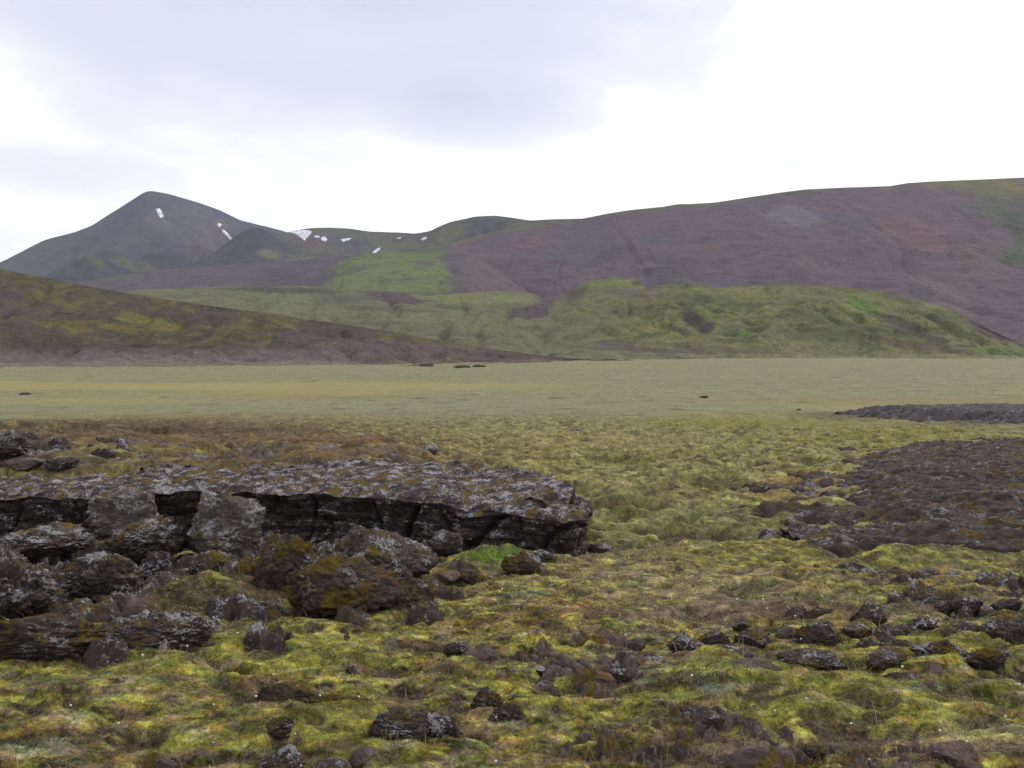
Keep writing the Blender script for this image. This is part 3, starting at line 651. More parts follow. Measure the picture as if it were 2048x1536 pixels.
def build_snow():
    m, nt, b = new_mat('old_snow')
    geo = N(nt, 'ShaderNodeNewGeometry').outputs['Position']
    c = ramp(nt, noise_node(nt, geo, .08, 4, .6), [(0.38, (.42, .41, .47)), (0.6, (.74, .74, .79))])
    nt.links.new(c, b.inputs['Base Color'])
    dg = bpy.context.evaluated_depsgraph_get()
    vs, ps = [], []
    for o in sc.objects:
        if o.get('kind') == 'structure' and o.name.startswith(('mountain', 'hillside')):
            k = len(vs); me = o.data
            a = np.empty(len(me.vertices) * 3, f4); me.vertices.foreach_get('co', a)
            vs += a.reshape(-1, 3).tolist()
            l = np.empty(len(me.loops), np.int32); me.loops.foreach_get('vertex_index', l)
            ps += (l.reshape(-1, 4) + k).tolist()
    bvh = BVHTree.FromPolygons(vs, ps)
    for poly, lab in SNOW:
        pts = np.array(poly, float); x0, y0 = pts.min(0); x1, y1 = pts.max(0)
        st = max(0.45, (x1 - x0) / 40)
        gx = np.arange(x0 - st, x1 + st * 2, st); gy = np.arange(y0 - st, y1 + st * 2, st)
        A, B = np.meshgrid(gx, gy)
        s = sdist(A.ravel(), B.ravel(), pts) + 1.0 * perlin(A.ravel() * .45, B.ravel() * .45, 401)
        s = s.reshape(A.shape)
        bm = bmesh.new(); vt = {}
        for i in range(len(gy)):
            for j in range(len(gx)):
                if s[i, j] < -st * .8: continue
                d = Vector(((A[i, j] - CX) / F, 1, (HY - B[i, j]) / F)).normalized()
                h = bvh.ray_cast(Vector((0, 0, EYE)), d)
                if h[0] is None: continue
                nrm = h[1] if h[1].z > 0 else -h[1]
                t = 2.0 * min(1, max(-.3, s[i, j] / 1.5))
                vt[i, j] = bm.verts.new(h[0] + nrm * t)
        for i, j in list(vt):
            q = [vt.get(k) for k in ((i, j), (i, j + 1), (i + 1, j + 1), (i + 1, j))]
            if all(q):
                ys = [v.co.y for v in q]
                if max(ys) - min(ys) < 250: bm.faces.new(q)
        for v in [v for v in bm.verts if not v.link_faces]: bm.verts.remove(v)
        me = bpy.data.meshes.new('snow_patch'); bmesh.ops.recalc_face_normals(bm, faces=bm.faces); bm.to_mesh(me); bm.free()
        for p in me.polygons: p.use_smooth = True
        me.materials.append(m)
        o = bpy.data.objects.new('snow_patch', me); COL.objects.link(o)
        tag(o, lab, 'snow patch', 'snow patches on the far mountains')

# ------------------------------------------------------------------ ledge
def build_ledge():
    P = _lip
    seg = np.concatenate([[0], np.cumsum(np.hypot(np.diff(P[:, 0]), np.diff(P[:, 1])))])
    L = seg[-1]; nu = 1500
    s = np.linspace(0, L, nu)
    def ip(k, w=9):
        a = np.interp(s, seg, P[:, k]); ker = np.hanning(w * 2 + 1); ker /= ker.sum()
        return np.convolve(np.pad(a, w, 'edge'), ker, 'valid')
    x, y, zl, dep = ip(0, 18), ip(1, 18), ip(2, 25), ip(3, 25)
    tx, ty = np.gradient(x), np.gradient(y); l = np.hypot(tx, ty); tx /= l; ty /= l
    nx, ny = ty, -tx                     # outward (towards the viewer)
    # blocky, broken lip
    jag = 0.10 * fbm(s * 1.1, s * 0, 3, 501) + 0.05 * np.round(perlin(s * 2.3, s * 0 + 3, 503) * 3) / 3 + 0.03 * fbm(s * 7, s * 0, 3, 505)
    low = zl * 0 - 0.62
    lipz = .07 * fbm(s * 1.3, s * 0 + 5, 3, 519) + .03 * np.round(2.5 * perlin(s * 1.9, s * 0 + 8, 520)) / 2.5
    nvt, nvf = 90, 110
    rows = []
    for i in range(nvt):                 # top, from the back to the lip
        t = i / (nvt - 1)
        off = -dep * (1 - t) + jag * t ** 4
        z = zl + 0.13 * (1 - t) ** 1 + 0.10 * (1 - t) * fbm(s * .8, s * 0 + t * 2, 2, 507) - 0.35 * (1 - sm(0, .16, np.full(nu, t))) - 0.05 * sm(.90, 1, np.full(nu, t)) ** 2 + lipz * t ** 3
        rows.append((off, z, t))
    for i in range(1, nvf):              # face: lip, undercut, foot
        t = i / (nvf - 1)
        und = 0.07 + 0.07 * perlin(s * .6, s * 0 + 7, 509)
        pillar = 0.10 * (np.abs(perlin(s * 1.9, s * 0 + 1, 511)) - .2) + 0.05 * np.sign(perlin(s * 3.4, s * 0 + t * .5, 513)) * .4
        crack = -0.10 * np.exp(-(np.abs(perlin(s * 1.35, s * 0 + t * .35, 515)) / .035) ** 2)
        sh = np.sin(np.pi * min(1, t * 1.15)) if t < .87 else 0
        bedd = 0.012 * np.sign(perlin(s * .5, s * 0 + t * 6, 517))
        off = jag * (1 - t * .6) - und * sh + (pillar + crack + bedd) * sm(0, .12, np.full(nu, t)) + 0.10 * max(0, t - .8) * 5
        z = zl - 0.05 + (low - zl) * t + lipz * (1 - t)
        rows.append((off, z, 1 + t))
    X = np.stack([x + nx * r[0] for r in rows]); Y = np.stack([y + ny * r[0] for r in rows]); Z = np.stack([r[1] for r in rows])
    V = np.stack([np.full(nu, r[2]) for r in rows])
    p = np.stack([X, Y, Z], -1).reshape(-1, 3)
    v = V.ravel()
    f1, f2 = worley3(p * np.array([3.0, 3.0, 4.5]), 3); g1, g2 = worley3(p * 9.0, 5)
    d = 0.075 * (f2 - f1 - .25) * 1.0 + 0.03 * (g2 - g1 - .25) + 0.05 * fbm3(p * 3, 4, 9, .6) + .018 * fbm3(p * 16, 3, 12, .6)
    NX = np.broadcast_to(nx, X.shape).ravel(); NY = np.broadcast_to(ny, X.shape).ravel()
    face = sm(.93, 1.06, v)
    endf = sm(0, .1, v)
    p[:, 0] += NX * d * face * 1.1; p[:, 1] += NY * d * face * 1.1; p[:, 2] += d * (1 - face) * 0.9 * endf
    o = np_mesh('rock_ledge', p, grid_faces(len(rows), nu)[:, ::-1], M_ledge)
    tag(o, 'long dark lava ledge with lichen-speckled top and shadowed broken face', 'rock ledge')

# ------------------------------------------------------------------ low rock sheets
def outcrop(name, label, pts, nx, ny, rise, terr, mat, seed, cat):
    poly = np.array([W(a, d) for a, d in pts])
    x0, y0 = poly.min(0) - .3; x1, y1 = poly.max(0) + .3
    gx = np.linspace(x0, x1, nx); gy = np.exp(np.linspace(math.log(y0), math.log(y1), ny))
    X, Y = np.meshgrid(gx, gy); X = X.ravel().astype(f4); Y = Y.ravel().astype(f4)
    sc_ = (y1 - y0) / 17.0
    s = sdist(X, Y, poly) / sc_ + 2.9 * fbm(X / sc_ * .55, Y / sc_ * .8, 5, seed, .68)
    dome = sm(-.3, 3.0, s)
    n = fbm(X / sc_ * .6, Y / sc_ * 1.1, 4, seed + 5)
    q = (Y / sc_ * .55 + 1.9 * n)
    st = (np.floor(q * 2.2) + sm(.0, .22, q * 2.2 - np.floor(q * 2.2))) / 2.2 - q
    p3 = np.stack([X, Y, X * 0], 1) / sc_
    f1, f2 = worley3(p3 * np.array([1.6, 2.6, 1]), seed)
    z = h_base(X, Y) + hump_sum(X, Y) * .3 + rise * dome + terr * st * sm(0, .8, s) + terr * .35 * (f2 - f1 - .2) + terr * .35 * fbm(X / sc_ * 5, Y / sc_ * 6, 4, seed + 9, .6) - 0.30 * sc_ * (1 - sm(-.55, .12, s))
    keep = (s > -.6).reshape(ny, nx)
    fc = grid_faces(ny, nx)
    k = keep.ravel()[fc].any(1)
    fc = fc[k]; used = np.unique(fc); mp = np.zeros(nx * ny, np.int64); mp[used] = np.arange(len(used))
    o = np_mesh(name, np.stack([X, Y, z], 1)[used], mp[fc], mat)
    tag(o, label, cat)

def rubble(name, label, pts, nx, ny, cell, high, mat, seed, bare=(), cover=0.0):
    """bed of broken lava lumps; it sinks under the moss wherever the lumps are low"""
    poly = np.array([W(a, d) for a, d in pts])
    x0, y0 = poly.min(0) - .3; x1, y1 = poly.max(0) + .3
    gx = np.linspace(x0, x1, nx); gy = np.exp(np.linspace(math.log(y0), math.log(y1), ny))
    X, Y = np.meshgrid(gx, gy); X = X.ravel().astype(f4); Y = Y.ravel().astype(f4)
    s = sdist(X, Y, poly) + cell * 1.6 * fbm(X / cell * .4, Y / cell * .4, 3, seed)
    k = (s > -.35) ; n = int(k.sum())
    X_, Y_ = X[k], Y[k]
    p = np.stack([X_, Y_, X_ * 0], 1) / cell
    p += .35 * np.stack([perlin(X_ / cell * 1.5, Y_ / cell * 1.5, seed + 1), perlin(X_ / cell * 1.5, Y_ / cell * 1.5, seed + 2), X_ * 0], 1)
    f1, f2 = worley3(p, seed); g1, g2 = worley3(p * 2.6, seed + 3); e1, e2 = worley3(p * 6.5, seed + 4)
    size = .45 + .9 * sm(-.3, .35, perlin(X_ / cell * .8, Y_ / cell * .8, seed + 6))
    b = (1.05 - (f1 / .62) ** 2) * size + .34 * (.55 - (g1 / .6) ** 2) + .12 * (.5 - (e1 / .6) ** 2) + .10 * fbm(X_ / cell * 9, Y_ / cell * 9, 3, seed + 8, .6)
    cut = np.full(n, .62 - cover, f4) + .35 * fbm(X_ / cell * .5, Y_ / cell * .5, 3, seed + 9)
    for px, py, hw, dr in bare:
        x, y, _ = ground_hit(px, py); cut += 1.0 * np.exp(-(((X_ - x) / (hw / F * y)) ** 2 + ((Y_ - y) / dr) ** 2))
    t = b - cut - .1
    t = np.where(t > 0, .55 * np.maximum(t, 0) ** .7 + .26 * fbm(X_ / cell * 2.6, Y_ / cell * 2.6, 3, seed + 12, .6) * sm(0, .25, t) + .16 * fbm(X_ / cell * 6, Y_ / cell * 6, 4, seed + 11, .7) * sm(0, .1, t), t * 1.2)
    z = h_base(X_, Y_) + hump_sum(X_, Y_) + high * t - .30 * (1 - sm(-.3, .12, s[k]))
    zz = np.zeros(len(X), f4); zz[k] = z
    g = np.zeros(len(X), bool); g[k] = (z > h_base(X_, Y_) + hump_sum(X_, Y_) - high * .5 - .05)
    fc = grid_faces(ny, nx); fc = fc[g[fc].any(1) & k[fc].all(1)]
    used = np.unique(fc); mp = np.zeros(nx * ny, np.int64); mp[used] = np.arange(len(used))
    o = np_mesh(name, np.stack([X, Y, zz], 1)[used], mp[fc], mat)
    tag(o, label, None, None, 'stuff')

# ------------------------------------------------------------------ boulders
_ico = {}
def ico(sub):
    if sub not in _ico:
        bm = bmesh.new(); bmesh.ops.create_icosphere(bm, subdivisions=sub, radius=1)
        _ico[sub] = (np.array([v.co[:] for v in bm.verts], f4), np.array([[v.index for v in f.verts] for f in bm.faces], np.int32)); bm.free()
    return _ico[sub]

def boulder(name, label, cat, box, mat, seed, group=None, depth=.8, blocky=.6, lumpy=.6, sub=5, tilt=0, lift=0.0, yaw=0, up=None, Yf=None, peak=0):
    x0, y0, x1, y1 = box
    cxp = (x0 + x1) / 2
    X, Y, z = ground_hit(cxp, y1)
    if Yf: Y = Yf; X = (cxp - CX) / F * Y
    w = (x1 - x0) / F * Y
    dp = w * depth
    Yc = Y + dp * .42
    X = (cxp - CX) / F * Yc; w = (x1 - x0) / F * Yc
    zt = EYE - (y0 - HY) / F * (Yc + dp * .08)         # height the top must reach
    zg = float(h_base(np.array([X]), np.array([Yc]))[0])
    zb = EYE - (y1 - HY) / F * Y if Yf else zg
    if group in (G2, G3g, G4): w *= 1.15; zt = zb + (zt - zb) * .84; zb -= .02
    H = max(zt - zb, 0.035 * w + .02)
    rs = np.random.RandomState(seed)
    d, fc = ico(sub)
    k = 13; pn = rs.randn(k, 3); pn[:, 2] *= .8; pn /= np.linalg.norm(pn, axis=1)[:, None]
    pd = .55 + .38 * rs.rand(k)
    if blocky > .82:
        pn = np.vstack([pn[:5], [[0, 0, 1], [.1, -1, .15], [-1, .1, .1], [1, .15, .1], [0, 1, 0]]]); pn /= np.linalg.norm(pn, axis=1)[:, None]
        pd = np.concatenate([.92 + .12 * rs.rand(5), [.72, .74, .76, .76, .8]])
    dot = np.maximum(d @ pn.T, 1e-3)
    r = 1.0 / ((dot / pd) ** 26).sum(1) ** (1 / 26.0)
    r = np.minimum(r, 1.3)
    r = r * blocky + (1 - blocky) * .85
    q = d * r[:, None]
    r = r * (1 + .22 * fbm3(q * 1.5, 3, seed) + .10 * fbm3(q * 4.5, 3, seed + 5, .6))
    f1, f2 = worley3(q * 3.1, seed); g1, g2 = worley3(q * 8.5, seed + 2)
    r = r * (1 + (.15 + lumpy) * (.26 * (f2 - f1 - .25) + .17 * (g2 - g1 - .25) + .10 * fbm3(q * 11, 3, seed + 8, .7)) + .03 * fbm3(q * 24, 2, seed + 9, .7))
    p = d * r[:, None]
    if peak: p[:, 0] += peak * np.maximum(0, p[:, 2]) ; p[:, :2] *= (1 - .35 * sm(.1, 1.0, p[:, 2]))[:, None]
    a = math.radians(tilt); ca, sa = math.cos(a), math.sin(a)
    p = np.stack([p[:, 0] * ca - p[:, 2] * sa, p[:, 1], p[:, 0] * sa + p[:, 2] * ca], 1)
    a = math.radians(yaw); ca, sa = math.cos(a), math.sin(a)
    p = np.stack([p[:, 0] * ca - p[:, 1] * sa, p[:, 0] * sa + p[:, 1] * ca, p[:, 2]], 1)
    ex = (p[:, 0].max() - p[:, 0].min()); p[:, 0] = (p[:, 0] - p[:, 0].min()) / ex * w - w / 2
    ey = (p[:, 1].max() - p[:, 1].min()); p[:, 1] = (p[:, 1] - p[:, 1].min()) / ey * dp - dp / 2
    sink = 0.55
    ez = p[:, 2].max(); p[:, 2] = p[:, 2] / ez
    lo = p[:, 2].min()
    p[:, 2] = np.where(p[:, 2] > 0, p[:, 2] * H * .72 + H * .28, p[:, 2] / abs(lo) * max(H * .6, .05) + H * .28)
    o = np_mesh(name, p, fc, mat)
    o.location = (X, Yc, zb + lift)
    tag(o, label, cat, group)
    return o

RK, LD, PL, MS, BR = 'M_rock', 'M_ledge', 'M_pale', 'M_mossy', 'M_brown'
G1, G2, G3g, G4 = 'boulders tumbled below the ledge', 'lava stones in the right foreground moss', 'small stones in the centre of the moss', 'rocks in the near foreground'
ROCKS = [
 # name, category, label, box, material, group, options
 ('boulder', 'boulder', 'large pale block-shaped boulder with grey lichen leaning against the ledge', (358, 978, 536, 1105), PL, G1, dict(blocky=.95, lumpy=.5, depth=.75, sub=6, tilt=-14, Yf=9.9, yaw=12)),
 ('boulder', 'boulder', 'ribbed pale grey rock pillars standing in the ledge face at left', (180, 980, 325, 1062), PL, G1, dict(blocky=.85, lumpy=.45, depth=.6, sub=6, Yf=11.0)),
 ('boulder', 'boulder', 'knobbly brown boulder directly left of the large pale block', (208, 1030, 375, 1118), RK, G1, dict(sub=6, Yf=9.7, lumpy=.8)),
 ('boulder', 'boulder', 'round speckled boulder standing below the knobbly brown one', (124, 1098, 292, 1202), RK, G1, dict(sub=6, lumpy=.7, blocky=.35)),
 ('boulder', 'boulder', 'smaller lichened boulder wedged right of the round speckled one', (276, 1100, 348, 1168), LD, G1, dict(lumpy=.7)),
 ('boulder', 'boulder', 'dark boulder with white lichen cut by the left photo edge', (-90, 1086, 112, 1236), RK, G1, dict(sub=6, lumpy=.8)),
 ('boulder', 'boulder', 'low wide dark boulder under the ledge at far left', (-20, 1043, 186, 1112), RK, G1, dict(sub=6, lumpy=.7, Yf=9.6)),
 ('boulder', 'boulder', 'long low dark rock mass with brown moss at the left edge', (-120, 1218, 250, 1322), MS, G1, dict(sub=6, lumpy=.7, depth=.5, tilt=6)),
 ('boulder', 'boulder', 'dark jagged rock above the yellow moss, right of the long low mass', (180, 1215, 425, 1318), RK, G1, dict(sub=6, lumpy=.8, depth=.6)),
 ('boulder', 'boulder', 'smooth rounded brown boulder nested among the dark left rocks', (246, 1188, 326, 1246), BR, G1, dict(lumpy=.2, blocky=.3)),
 ('stone', 'stone', 'small flat pinkish stone below the smooth rounded boulder', (302, 1236, 340, 1266), BR, G1, dict(lumpy=.1)),
 ('boulder', 'boulder', 'crumbly low rock at the foot of the large pale block', (378, 1098, 480, 1158), RK, G1, dict(lumpy=.7)),
 ('boulder', 'boulder', 'small dark rock with moss right of the low crumbly one', (452, 1112, 528, 1170), MS, G1, dict(lumpy=.7)),
 ('boulder', 'boulder', 'peaked boulder with white lichen in front of the ledge middle', (668, 1040, 880, 1164), RK, G1, dict(sub=6, blocky=.7, lumpy=.5, peak=-.35)),
 ('boulder', 'boulder', 'sloping mossy slab between the large pale block and the peaked boulder', (500, 1060, 640, 1190), MS, G1, dict(sub=6, blocky=.8, lumpy=.35, tilt=22)),
 ('boulder', 'boulder', 'large brown mossy boulder in front of the peaked boulder', (560, 1108, 815, 1236), MS, G1, dict(sub=6, blocky=.6, lumpy=.55, depth=.7)),
 ('boulder', 'boulder', 'dark angular boulder at the right end of the mossy pile', (738, 1150, 876, 1226), MS, G1, dict(sub=6, blocky=.7, lumpy=.5, tilt=-12)),
 ('boulder', 'boulder', 'small dark rock between peaked boulder and bright green moss', (852, 1058, 928, 1108), RK, G1, dict(lumpy=.7, Yf=9.9)),
 ('stone', 'stone', 'flat dark stone at the foot of the mossy pile', (608, 1240, 702, 1272), RK, G1, dict(lumpy=.6)),
 ('stone', 'stone', 'flat pale stone just right of the peaked boulder foot', (872, 1140, 925, 1164), BR, G1, dict(lumpy=.3)),
 ('stone', 'stone', 'low dark stone right of the flat pale stone', (918, 1138, 972, 1164), MS, G1, dict(lumpy=.6)),
 ('stone', 'stone', 'crumbled dark rock in front of the bright green moss hump', (1000, 1108, 1085, 1146), MS, G1, dict(lumpy=.9, depth=.5)),
 ('stone', 'stone', 'low dark stone near the right end of the ledge', (1060, 1098, 1110, 1120), RK, G1, dict(lumpy=.7)),
 ('stone', 'stone', 'thin dark stone on grass just right of the ledge end', (1172, 1086, 1228, 1102), RK, None, dict(lumpy=.6, depth=.5)),
 ('stone', 'stone', 'pale grey stone on the turf above the right end of the ledge', (1010, 940, 1050, 962), PL, None, dict(lumpy=.3)),
 ('stone', 'stone', 'grey weathered stone on top of the plateau behind the ledge', (835, 888, 880, 905), PL, None, dict(lumpy=.5)),
 ('stone', 'stone', 'pinkish flat slab lying on the ledge top at far left', (0, 914, 88, 940), BR, None, dict(lumpy=.2, depth=.5)),
 ('stone', 'stone', 'dark stone beside the pinkish flat slab on the ledge', (80, 912, 160, 944), RK, None, dict(lumpy=.7)),
 ('boulder', 'boulder', 'dark rock rising from the plateau at the left edge', (-60, 868, 60, 912), RK, None, dict(lumpy=.7, sub=6)),
 # right foreground
 ('boulder', 'boulder', 'dark upright rock leftmost of the right foreground stones', (1338, 1252, 1408, 1308), RK, G2, dict(lumpy=.6, peak=-.2)),
 ('stone', 'stone', 'brown mossy rock touching the dark upright one', (1392, 1252, 1458, 1292), MS, G2, dict(lumpy=.6)),
 ('stone', 'stone', 'grey rock low in front of the brown mossy rock', (1420, 1282, 1500, 1322), RK, G2, dict(lumpy=.6)),
 ('boulder', 'boulder', 'dark two-humped rock in yellow moss', (1472, 1250, 1540, 1290), RK, G2, dict(lumpy=.8)),
 ('stone', 'stone', 'small pointed reddish stone between two dark rocks', (1550, 1246, 1588, 1276), BR, G2, dict(peak=.3, lumpy=.4)),
 ('boulder', 'boulder', 'large lumpy rock at the end of the bare reddish strip', (1592, 1236, 1682, 1290), RK, G2, dict(lumpy=.8, sub=6)),
 ('boulder', 'boulder', 'wedge-shaped brown rock leaning right in yellow moss', (1434, 1312, 1556, 1354), BR, G2, dict(lumpy=.6, tilt=14, sub=6)),
 ('boulder', 'boulder', 'broad dark flat-topped rock in the middle of yellow moss', (1560, 1292, 1682, 1340), RK, G2, dict(lumpy=.6, blocky=.7, sub=6)),
 ('boulder', 'boulder', 'brown flat-topped rock right of the broad dark one', (1730, 1284, 1812, 1326), BR, G2, dict(lumpy=.6)),
 ('boulder', 'boulder', 'dark jagged rock with a long right tail', (1828, 1268, 1932, 1322), RK, G2, dict(lumpy=.8, peak=-.4, sub=6)),
 ('boulder', 'boulder', 'dark rock near right edge with pointed end stone', (1926, 1278, 2018, 1330), RK, G2, dict(lumpy=.7, tilt=-10)),
 ('stone', 'stone', 'small dark cube-like stone below the jagged rock tail', (1900, 1308, 1932, 1332), RK, G2, dict(lumpy=.3, blocky=.9)),
 ('stone', 'stone', 'pointed brown stone standing at the end of a low rock strip', (1838, 1322, 1888, 1358), BR, G2, dict(peak=.3, lumpy=.6)),
 ('stone', 'stone', 'low speckled rock strip ending at the pointed brown stone', (1768, 1338, 1850, 1368), RK, G2, dict(lumpy=.9, depth=.4)),
 ('stone', 'stone', 'smooth flat grey stone tucked under a moss cushion', (1838, 1356, 1872, 1374), BR, G2, dict(lumpy=.1)),
 ('boulder', 'boulder', 'round dark rock with moss collar', (1888, 1238, 1946, 1274), RK, G2, dict(lumpy=.7)),
 ('stone', 'stone', 'flat lichened rock left of the round moss-collared rock', (1812, 1228, 1872, 1258), LD, G2, dict(lumpy=.7)),
 ('stone', 'stone', 'low dark rock above the brown flat-topped one', (1768, 1244, 1826, 1270), RK, G2, dict(lumpy=.8)),
 ('boulder', 'boulder', 'big crumbly rock at the right edge above the jagged rock', (1960, 1222, 2080, 1290), RK, G2, dict(lumpy=.9, sub=6)),
 ('boulder', 'boulder', 'pale grey round rock in the upper right stone field', (1908, 1188, 1962, 1226), LD, G2, dict(lumpy=.5)),
 ('boulder', 'boulder', 'pale grey angular rock at the right edge of the stone field', (1984, 1190, 2040, 1226), LD, G2, dict(lumpy=.5, blocky=.8)),
 ('stone', 'stone', 'dark knobbly stone at the top left of the stone field', (1818, 1176, 1866, 1206), RK, G2, dict(lumpy=.9)),
 ('stone', 'stone', 'bluish dark stone left of the knobbly one', (1776, 1186, 1816, 1208), RK, G2, dict(lumpy=.7)),
 ('stone', 'stone', 'brown stone between knobbly stone and pale round rock', (1860, 1196, 1906, 1222), RK, G2, dict(lumpy=.7)),
 ('stone', 'stone', 'dark flat stone topmost in the stone field', (1938, 1164, 1992, 1186), RK, G2, dict(lumpy=.6)),
 ('stone', 'stone', 'small grey stone between the two pale grey rocks', (1958, 1206, 1988, 1228), PL, G2, dict(lumpy=.4)),
 ('stone', 'stone', 'lichened crumbly rock left below the pale round rock', (1700, 1214, 1770, 1240), MS, G2, dict(lumpy=.9, depth=.5)),
 ('stone', 'stone', 'low mossy rock strip on the bare reddish ground', (1600, 1212, 1690, 1234), MS, G2, dict(lumpy=.9, depth=.4)),
 ('stone', 'stone', 'little dark stone behind the dark two-humped rock', (1464, 1238, 1500, 1256), RK, G2, dict(lumpy=.6)),
 ('stone', 'stone', 'dark stone cluster behind the pointed reddish stone', (1684, 1246, 1740, 1268), RK, G2, dict(lumpy=.9)),
 # centre
 ('stone', 'stone', 'grey humped stone leftmost in the central moss', (890, 1278, 942, 1304), RK, G3g, dict(lumpy=.5)),
 ('stone', 'stone', 'pale triangular stone right of the grey humped one', (932, 1288, 996, 1320), BR, G3g, dict(lumpy=.5, peak=-.3)),
 ('stone', 'stone', 'small round stone alone in central moss', (1026, 1296, 1052, 1318), BR, G3g, dict(lumpy=.4)),
 ('stone', 'stone', 'flat grey stone right of the small round stone', (1084, 1300, 1130, 1320), BR, G3g, dict(lumpy=.4)),
 ('stone', 'stone', 'dark flat stone below the small round stone', (1052, 1324, 1120, 1348), RK, G3g, dict(lumpy=.6)),
 ('stone', 'stone', 'low brown stone behind the broken light rocks', (1146, 1288, 1192, 1308), BR, G3g, dict(lumpy=.5)),
 ('boulder', 'boulder', 'angular grey-brown rock heading the broken central rocks', (1232, 1290, 1292, 1332), BR, G3g, dict(lumpy=.5, blocky=.8)),
 ('stone', 'stone', 'rough stone touching the angular rock on its right', (1280, 1308, 1340, 1346), RK, G3g, dict(lumpy=.8)),
 ('stone', 'stone', 'dark crumbly rock in front of the angular central rock', (1222, 1330, 1302, 1362), RK, G3g, dict(lumpy=.9)),
 ('stone', 'stone', 'pinkish flat stone in front of the broken central rocks', (1176, 1340, 1232, 1366), BR, G3g, dict(lumpy=.3)),
 ('stone', 'stone', 'pinkish low stone left of the other pinkish flat stone', (1064, 1358, 1114, 1380), BR, G3g, dict(lumpy=.3)),
 ('stone', 'stone', 'small peaked stone above the broken central rocks', (1250, 1270, 1290, 1292), BR, G3g, dict(lumpy=.4)),
 ('stone', 'stone', 'small stone between the low brown and angular rocks', (1136, 1312, 1180, 1336), BR, G3g, dict(lumpy=.5, peak=.2)),
 ('stone', 'stone', 'small black stone on yellow moss left of centre', (690, 1326, 714, 1348), RK, G3g, dict(lumpy=.5)),
 # near
 ('boulder', 'boulder', 'long flat mossy rock lying in bright moss left of centre', (514, 1358, 644, 1412), MS, G4, dict(lumpy=.6, sub=6, depth=.6)),
 ('boulder', 'boulder', 'right half of the long flat mossy rock, with grey end', (592, 1380, 740, 1424), MS, G4, dict(lumpy=.6, sub=6, depth=.5)),
 ('stone', 'stone', 'dark rock under the long flat mossy rock', (520, 1422, 600, 1474), RK, G4, dict(lumpy=.6, sub=6)),
 ('boulder', 'boulder', 'big brown pitted boulder at the bottom centre', (742, 1398, 852, 1486), RK, G4, dict(lumpy=.7, sub=6, blocky=.5)),
 ('boulder', 'boulder', 'rock with a white lichen spot joined to the pitted boulder', (832, 1404, 918, 1470), LD, G4, dict(lumpy=.5, sub=6, blocky=.7)),
 ('boulder', 'boulder', 'crumbly upright dark rock right of the pitted boulder', (944, 1364, 1004, 1422), RK, G4, dict(lumpy=.9, sub=6)),
 ('stone', 'stone', 'dark rock low in front of the crumbly upright one', (980, 1398, 1048, 1444), RK, G4, dict(lumpy=.9, sub=6)),
 ('boulder', 'boulder', 'moss-topped dark boulder cut by the bottom edge', (502, 1478, 606, 1560), RK, G4, dict(lumpy=.5, sub=6)),
 ('stone', 'stone', 'smooth purple-brown stone left of the pitted boulder base', (700, 1488, 758, 1526), BR, G4, dict(lumpy=.2)),
 ('boulder', 'boulder', 'smooth brown stone in moss at the bottom left', (284, 1496, 352, 1548), BR, G4, dict(lumpy=.2, blocky=.6, sub=6)),
 ('stone', 'stone', 'pale stone at the bottom edge right of the moss-topped boulder', (630, 1508, 705, 1550), BR, G4, dict(lumpy=.3)),
 ('boulder', 'boulder', 'large smooth slanting brown stone at the bottom right of centre', (1452, 1482, 1562, 1556), BR, G4, dict(lumpy=.15, blocky=.8, sub=6, tilt=-16)),
 ('boulder', 'boulder', 'flat dark stone half buried in dry grass at bottom right', (1848, 1474, 1944, 1524), BR, G4, dict(lumpy=.3, blocky=.8, sub=6)),
 ('stone', 'stone', 'dark clod of rock in the peaty hollow right of centre', (1346, 1408, 1400, 1438), RK, G4, dict(lumpy=.9)),
 ('stone', 'stone', 'second dark clod on the right side of the peaty hollow', (1392, 1416, 1450, 1450), RK, G4, dict(lumpy=.9)),
 ('stone', 'stone', 'dark rough stone among moss between the clods and right edge', (1596, 1422, 1658, 1450), RK, G4, dict(lumpy=.8)),
 ('stone', 'stone', 'round brown stone on the bottom edge right of the dry grass', (1912, 1512, 1968, 1550), BR, G4, dict(lumpy=.3)),
 ('stone', 'stone', 'brown stone on the bottom edge below the flat dark stone', (1784, 1516, 1850, 1552), BR, G4, dict(lumpy=.4)),
 ('stone', 'stone', 'small dark stone behind the smooth slanting brown stone', (1600, 1482, 1650, 1506), RK, G4, dict(lumpy=.6)),
 ('stone', 'stone', 'low dark stone near the right edge above the dry grass', (1990, 1440, 2050, 1470), RK, G4, dict(lumpy=.7)),
 # far
 ('boulder', 'boulder', 'dark maroon block far off on the edge of the plain', (839, 725, 868, 733), RK, None, dict(lumpy=.3, blocky=.95, depth=.5, sub=4)),
 ('grassy_hummock', 'hummock', 'low dark green hummock on the plain, longer of two by the maroon block', (906, 730, 942, 736), 'M_turf', None, dict(lumpy=.3, blocky=.2, depth=.6, sub=4)),
 ('grassy_hummock', 'hummock', 'thin dark green hummock at the right, farthest from the maroon block', (944, 729, 972, 734), 'M_turf', None, dict(lumpy=.3, blocky=.2, depth=.6, sub=4)),
 ('boulder', 'boulder', 'small dark rock standing on the skyline of the dark outcrop', (1868, 884, 1882, 894), RK, None, dict(lumpy=.4, sub=4)),
 ('boulder', 'boulder', 'tiny dark rock at the left tip of the grey gravel rise', (1592, 817, 1602, 821), MS, None, dict(lumpy=.4, sub=4)),
 ('boulder', 'boulder', 'dark rock on the grassy plain right of centre', (1398, 791, 1417, 796), MS, None, dict(lumpy=.5, sub=4)),
 ('boulder', 'boulder', 'dark rock on the left end of the plain', (38, 784, 62, 790), MS, None, dict(lumpy=.5, sub=4)),
]

